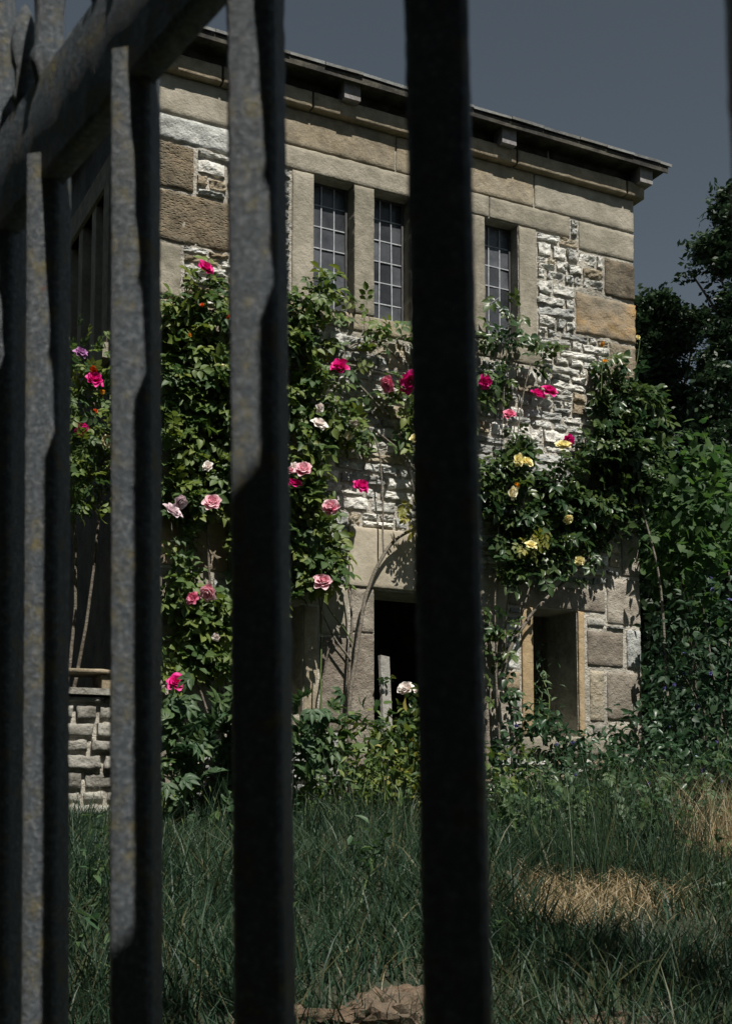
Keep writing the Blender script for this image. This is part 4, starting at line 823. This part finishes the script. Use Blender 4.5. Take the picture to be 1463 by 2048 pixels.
# ------------------------------------------------------------------ trees
def tree(name, label, base, height, spread, nleaf, seed, crowns=None, trunk_r=.25, lsize=(1.0, 1.8), group=None, T=TREE_T, sd=.3):
    rg_ = random.Random(seed); root = empty(name, base); tag(root, label, 'tree', group)
    th = height * .55; tube([(0, 0, -.2), (rg_.uniform(-.2, .2), rg_.uniform(-.2, .2), th * .5), (rg_.uniform(-.4, .4), rg_.uniform(-.4, .4), th), (rg_.uniform(-.5, .5), 0, height * .85)], trunk_r, trunk_r * .25, 'trunk', M['trunk'], root, seg=9)
    C = crowns
    if C is None:
        C = []
        for k in range(26):
            a = rg_.uniform(0, 6.28); zz = rg_.uniform(.3, 1.0); rr_ = spread * math.sin(math.pi * min(.97, (zz - .18) / .86)) * rg_.uniform(.35, 1.0)
            C.append((rr_ * math.cos(a), rr_ * math.sin(a), height * zz * .97, rg_.uniform(.14, .26) * spread * 1.3))
    for k, c in enumerate(C):
        if k % 2 == 0:
            z0 = min(th, c[2] * .75) * rg_.uniform(.6, 1); tube([(0, 0, z0), (c[0] * .5, c[1] * .5, (z0 + c[2]) / 2 + .1), (c[0], c[1], c[2])], trunk_r * .35, trunk_r * .08, 'limb', M['trunk'], root)
    rad = np.array([c[3] for c in C]); w_ = rng.choice(len(C), nleaf, p=rad ** 2 / (rad ** 2).sum()); nc = nleaf // 14
    # leaves gather in sprays inside each limb's cloud
    cw = rng.choice(len(C), nc, p=rad ** 2 / (rad ** 2).sum()); v = rng.normal(0, 1, (nc, 3)); v /= np.linalg.norm(v, axis=1, keepdims=True)
    cc = np.array([c[:3] for c in C])[cw] + v * (rad[cw] * rng.random(nc) ** .5)[:, None] * np.array([1.15, 1.15, .65]); w_ = rng.integers(0, nc, nleaf)
    P = cc[w_] + rng.normal(0, 1, (nleaf, 3)) * np.array([1, 1, .5]) * sd
    nn = rng.normal(0, .45, (nleaf, 3)) + np.array([0, 0, 1]); d = rng.normal(0, 1, (nleaf, 3)) * np.array([1, 1, .35]) + np.array([0, 0, -.15])
    o = obj('crown', leaf_mesh('crown', P, d, nn, rng.uniform(*lsize, nleaf), T, M['tree']), root); o['kind'] = 'stuff'
    return root
c1 = [(.45, -1.26, 11.73, .39), (.72, -1.41, 11.85, .34), (1.05, -1.55, 11.61, .36), (1.43, -1.74, 11.49, .31), (1.75, -1.91, 11.55, .22), (.54, -1.24, 11.07, .48), (1.02, -1.47, 10.95, .43), (1.5, -1.74, 11.19, .22), (.67, -1.24, 10.35, .48), (1.16, -1.48, 10.28, .34), (.81, -1.23, 9.62, .54), (1.34, -1.51, 9.62, .36), (1.78, -1.72, 9.5, .34), (.09, -1.05, 11.43, .6), (.14, -.94, 10.1, .72), (.84, -1.17, 8.78, .6), (1.59, -1.56, 8.9, .48), (.99, -1.15, 7.82, .6), (-.6, -.2, 11, .8), (-.5, 0, 9.5, .9), (.2, -.5, 8.2, .9), (1.6, -1.4, 7.6, .7), (.6, -.2, 6.6, 1.), (1.6, -1., 6.4, .9)]
tree('background_tree', 'dark rounded tree behind the house right of its eaves', (19.2, 23.0, 0), 12.6, 2.6, 12000, 5, crowns=[(a - .6, b + 1.2, c, r * .95) for a, b, c, r in c1], lsize=(.8, 1.4), sd=.17)
c2 = [(-3.8, .6, 11.84, .16), (-3.66, .5, 12.18, .23), (-3.47, .38, 12.4, .27), (-3.22, .25, 12.46, .29), (-3.02, .14, 12.57, .34), (-3.25, .3, 12.07, .25), (-3., .19, 11.9, .23), (-3.12, .08, 13.64, .2), (-3.02, .06, 13.3, .18), (-2.85, 0, 13.13, .45), (-3.01, .29, 10.95, .23), (-3.14, .4, 10.55, .27), (-2.93, .32, 10.22, .34), (-3.27, .53, 9.88, .25), (-3., .43, 9.43, .38), (-3.4, .64, 9.32, .23), (-3.17, .59, 8.76, .41), (-2.86, .46, 8.42, .41), (-3.45, .79, 8.08, .34), (-3.03, .62, 7.63, .45), (-2.87, .19, 11.23, .34), (-2.39, -.11, 11.79, .79), (-2.42, .07, 10.1, .79), (-2.64, -.09, 12.91, .68), (-1.96, -.25, 11., 1.01), (-2.26, -.34, 13.47, .9), (-2.16, .1, 8.42, 1.01), (-3.2, .7, 6.8, .8), (-2.4, .3, 6.6, .9), (-1, -.6, 12.5, 1.2), (-.6, -.6, 9.5, 1.3), (-1, -.2, 14.3, 1)]
tree('background_tree', 'tall dark tree with drooping branches beyond the broad leaved shrub', (21.3, 19.7, 0), 16, 4, 9500, 11, crowns=[(a + 1.3, b + .5, c, r) if r < .5 else (a + 1.3 + r * .9, b + .5 - r * .45, c, r * .8) for a, b, c, r in c2], lsize=(.8, 1.3), sd=.14)
tree('background_tree', 'low dark tree filling the gap behind the broad leaved shrub', (16.0, 18.6, 0), 6.2, 2.2, 12000, 15, lsize=(1.2, 2.2))
tree('background_tree', 'far dark tree low behind the tall drooping tree', (24, 24, 0), 7.5, 3.4, 12000, 18, lsize=(1.6, 2.8))
for k, (x, y, h_, lb) in enumerate([(30, 14, 10, 'spreading dark tree standing well to the right of the house'), (-9, 24, 8, 'dark tree standing far behind the low wall to the left')]):
    tree('background_tree', lb, (x, y, -.1), h_, 4, 7000, 30 + k, lsize=(2.2, 3.6))
for k, (x, y, sc, lb) in enumerate([(8.6, 10.2, 1.0, 'dark leafy bush filling the ground behind the flowering shrub'), (10.6, 11.0, 1.2, 'big dark bush farther behind the broad leaved shrub'), (9.6, 8.6, .9, 'dark bush in front of the big dark bush'), (13.5, 12.5, 1.5, 'tall dark bush at the far end of the row of bushes')]):
    shrub('bush', lb, 'bush', [(x, y, .7 * sc, .9 * sc, .8 * sc, .8 * sc, 420), (x + .7 * sc, y - .2, .4 * sc, .7 * sc, .6 * sc, .6 * sc, 300), (x - .6 * sc, y, .4 * sc, .7 * sc, .6 * sc, .6 * sc, 300)], [(v * 2.2, f) for v, f in OVAL_T], 'hedge', 'bushleaf', (x, y, -.02), nobj=0, size=(.9, 1.6), stems=5, clump=.12)
# unseen trees added behind and left of the viewer to block low skylight
for k, (x, y, h_, lb) in enumerate([(-7, -7.5, 9.5, 'added light blocking tree nearest the garden wall side, behind the railing'), (-1.5, -8.5, 10, 'added light blocking tree straight behind the gate pier'), (4, -9, 7, 'added light blocking tree behind the gate pier on the house side'), (-5.5, 1.5, 8.5, 'added light blocking tree beside the railing across from the low wall'), (-5.5, 6.5, 9, 'added light blocking tree facing the end of the low wall'), (-4, 12.5, 9, 'added light blocking tree facing the shaded side wall')]):
    tree('added_shade_tree', lb, (x, y, -1.7), h_, 3.6, 6000, 60 + k, lsize=(2.6, 4.2), trunk_r=.3, group='unseen trees added to block light', sd=.4,
         crowns=[(random.uniform(-3, 3) if k < 3 else random.uniform(-1.5, 1.5), random.uniform(-1.5, 1.5) if k < 3 else random.uniform(-3, 3), .8 + (h_ - 1.8) * random.random(), 1.3) for _ in range(24)])
tree('added_shade_tree', 'added unseen tree whose boughs shade the lower slope of the garden', (7.5, -2.4, -1.7), 11, 3.6, 150, 77, lsize=(1.0, 1.5), trunk_r=.32, group='unseen trees added to block light', sd=.35,
     crowns=[(random.uniform(-7.2, .5), random.uniform(1.2, 2.0), random.uniform(8.2, 8.7), .5) for _ in range(16)])  # boughs added out of view only to dapple the foreground grass with shade
# gate pier at the near end of the railing, beside the viewer; its shadow lies along the nearest bars
pier = empty('gate_pier', (.40, -.14, -1.3)); tag(pier, 'square stone gate pier ending the iron railing', 'gate pier')
for k in range(7): 
    z0 = k * .306; o = box('stone', -.2 + random.uniform(-.006, .006), .2, -.2 + random.uniform(-.006, .006), .2, z0, z0 + .30, M['gstone'], pier)
box('cap', -.24, .24, -.24, .24, 2.142, 2.21, M['gstone'], pier)
# the house empty stands at the foot of its front wall
off = Vector((4.62, 8.2, -.1))
for c in house.children: c.location = c.location - off
house.location = off
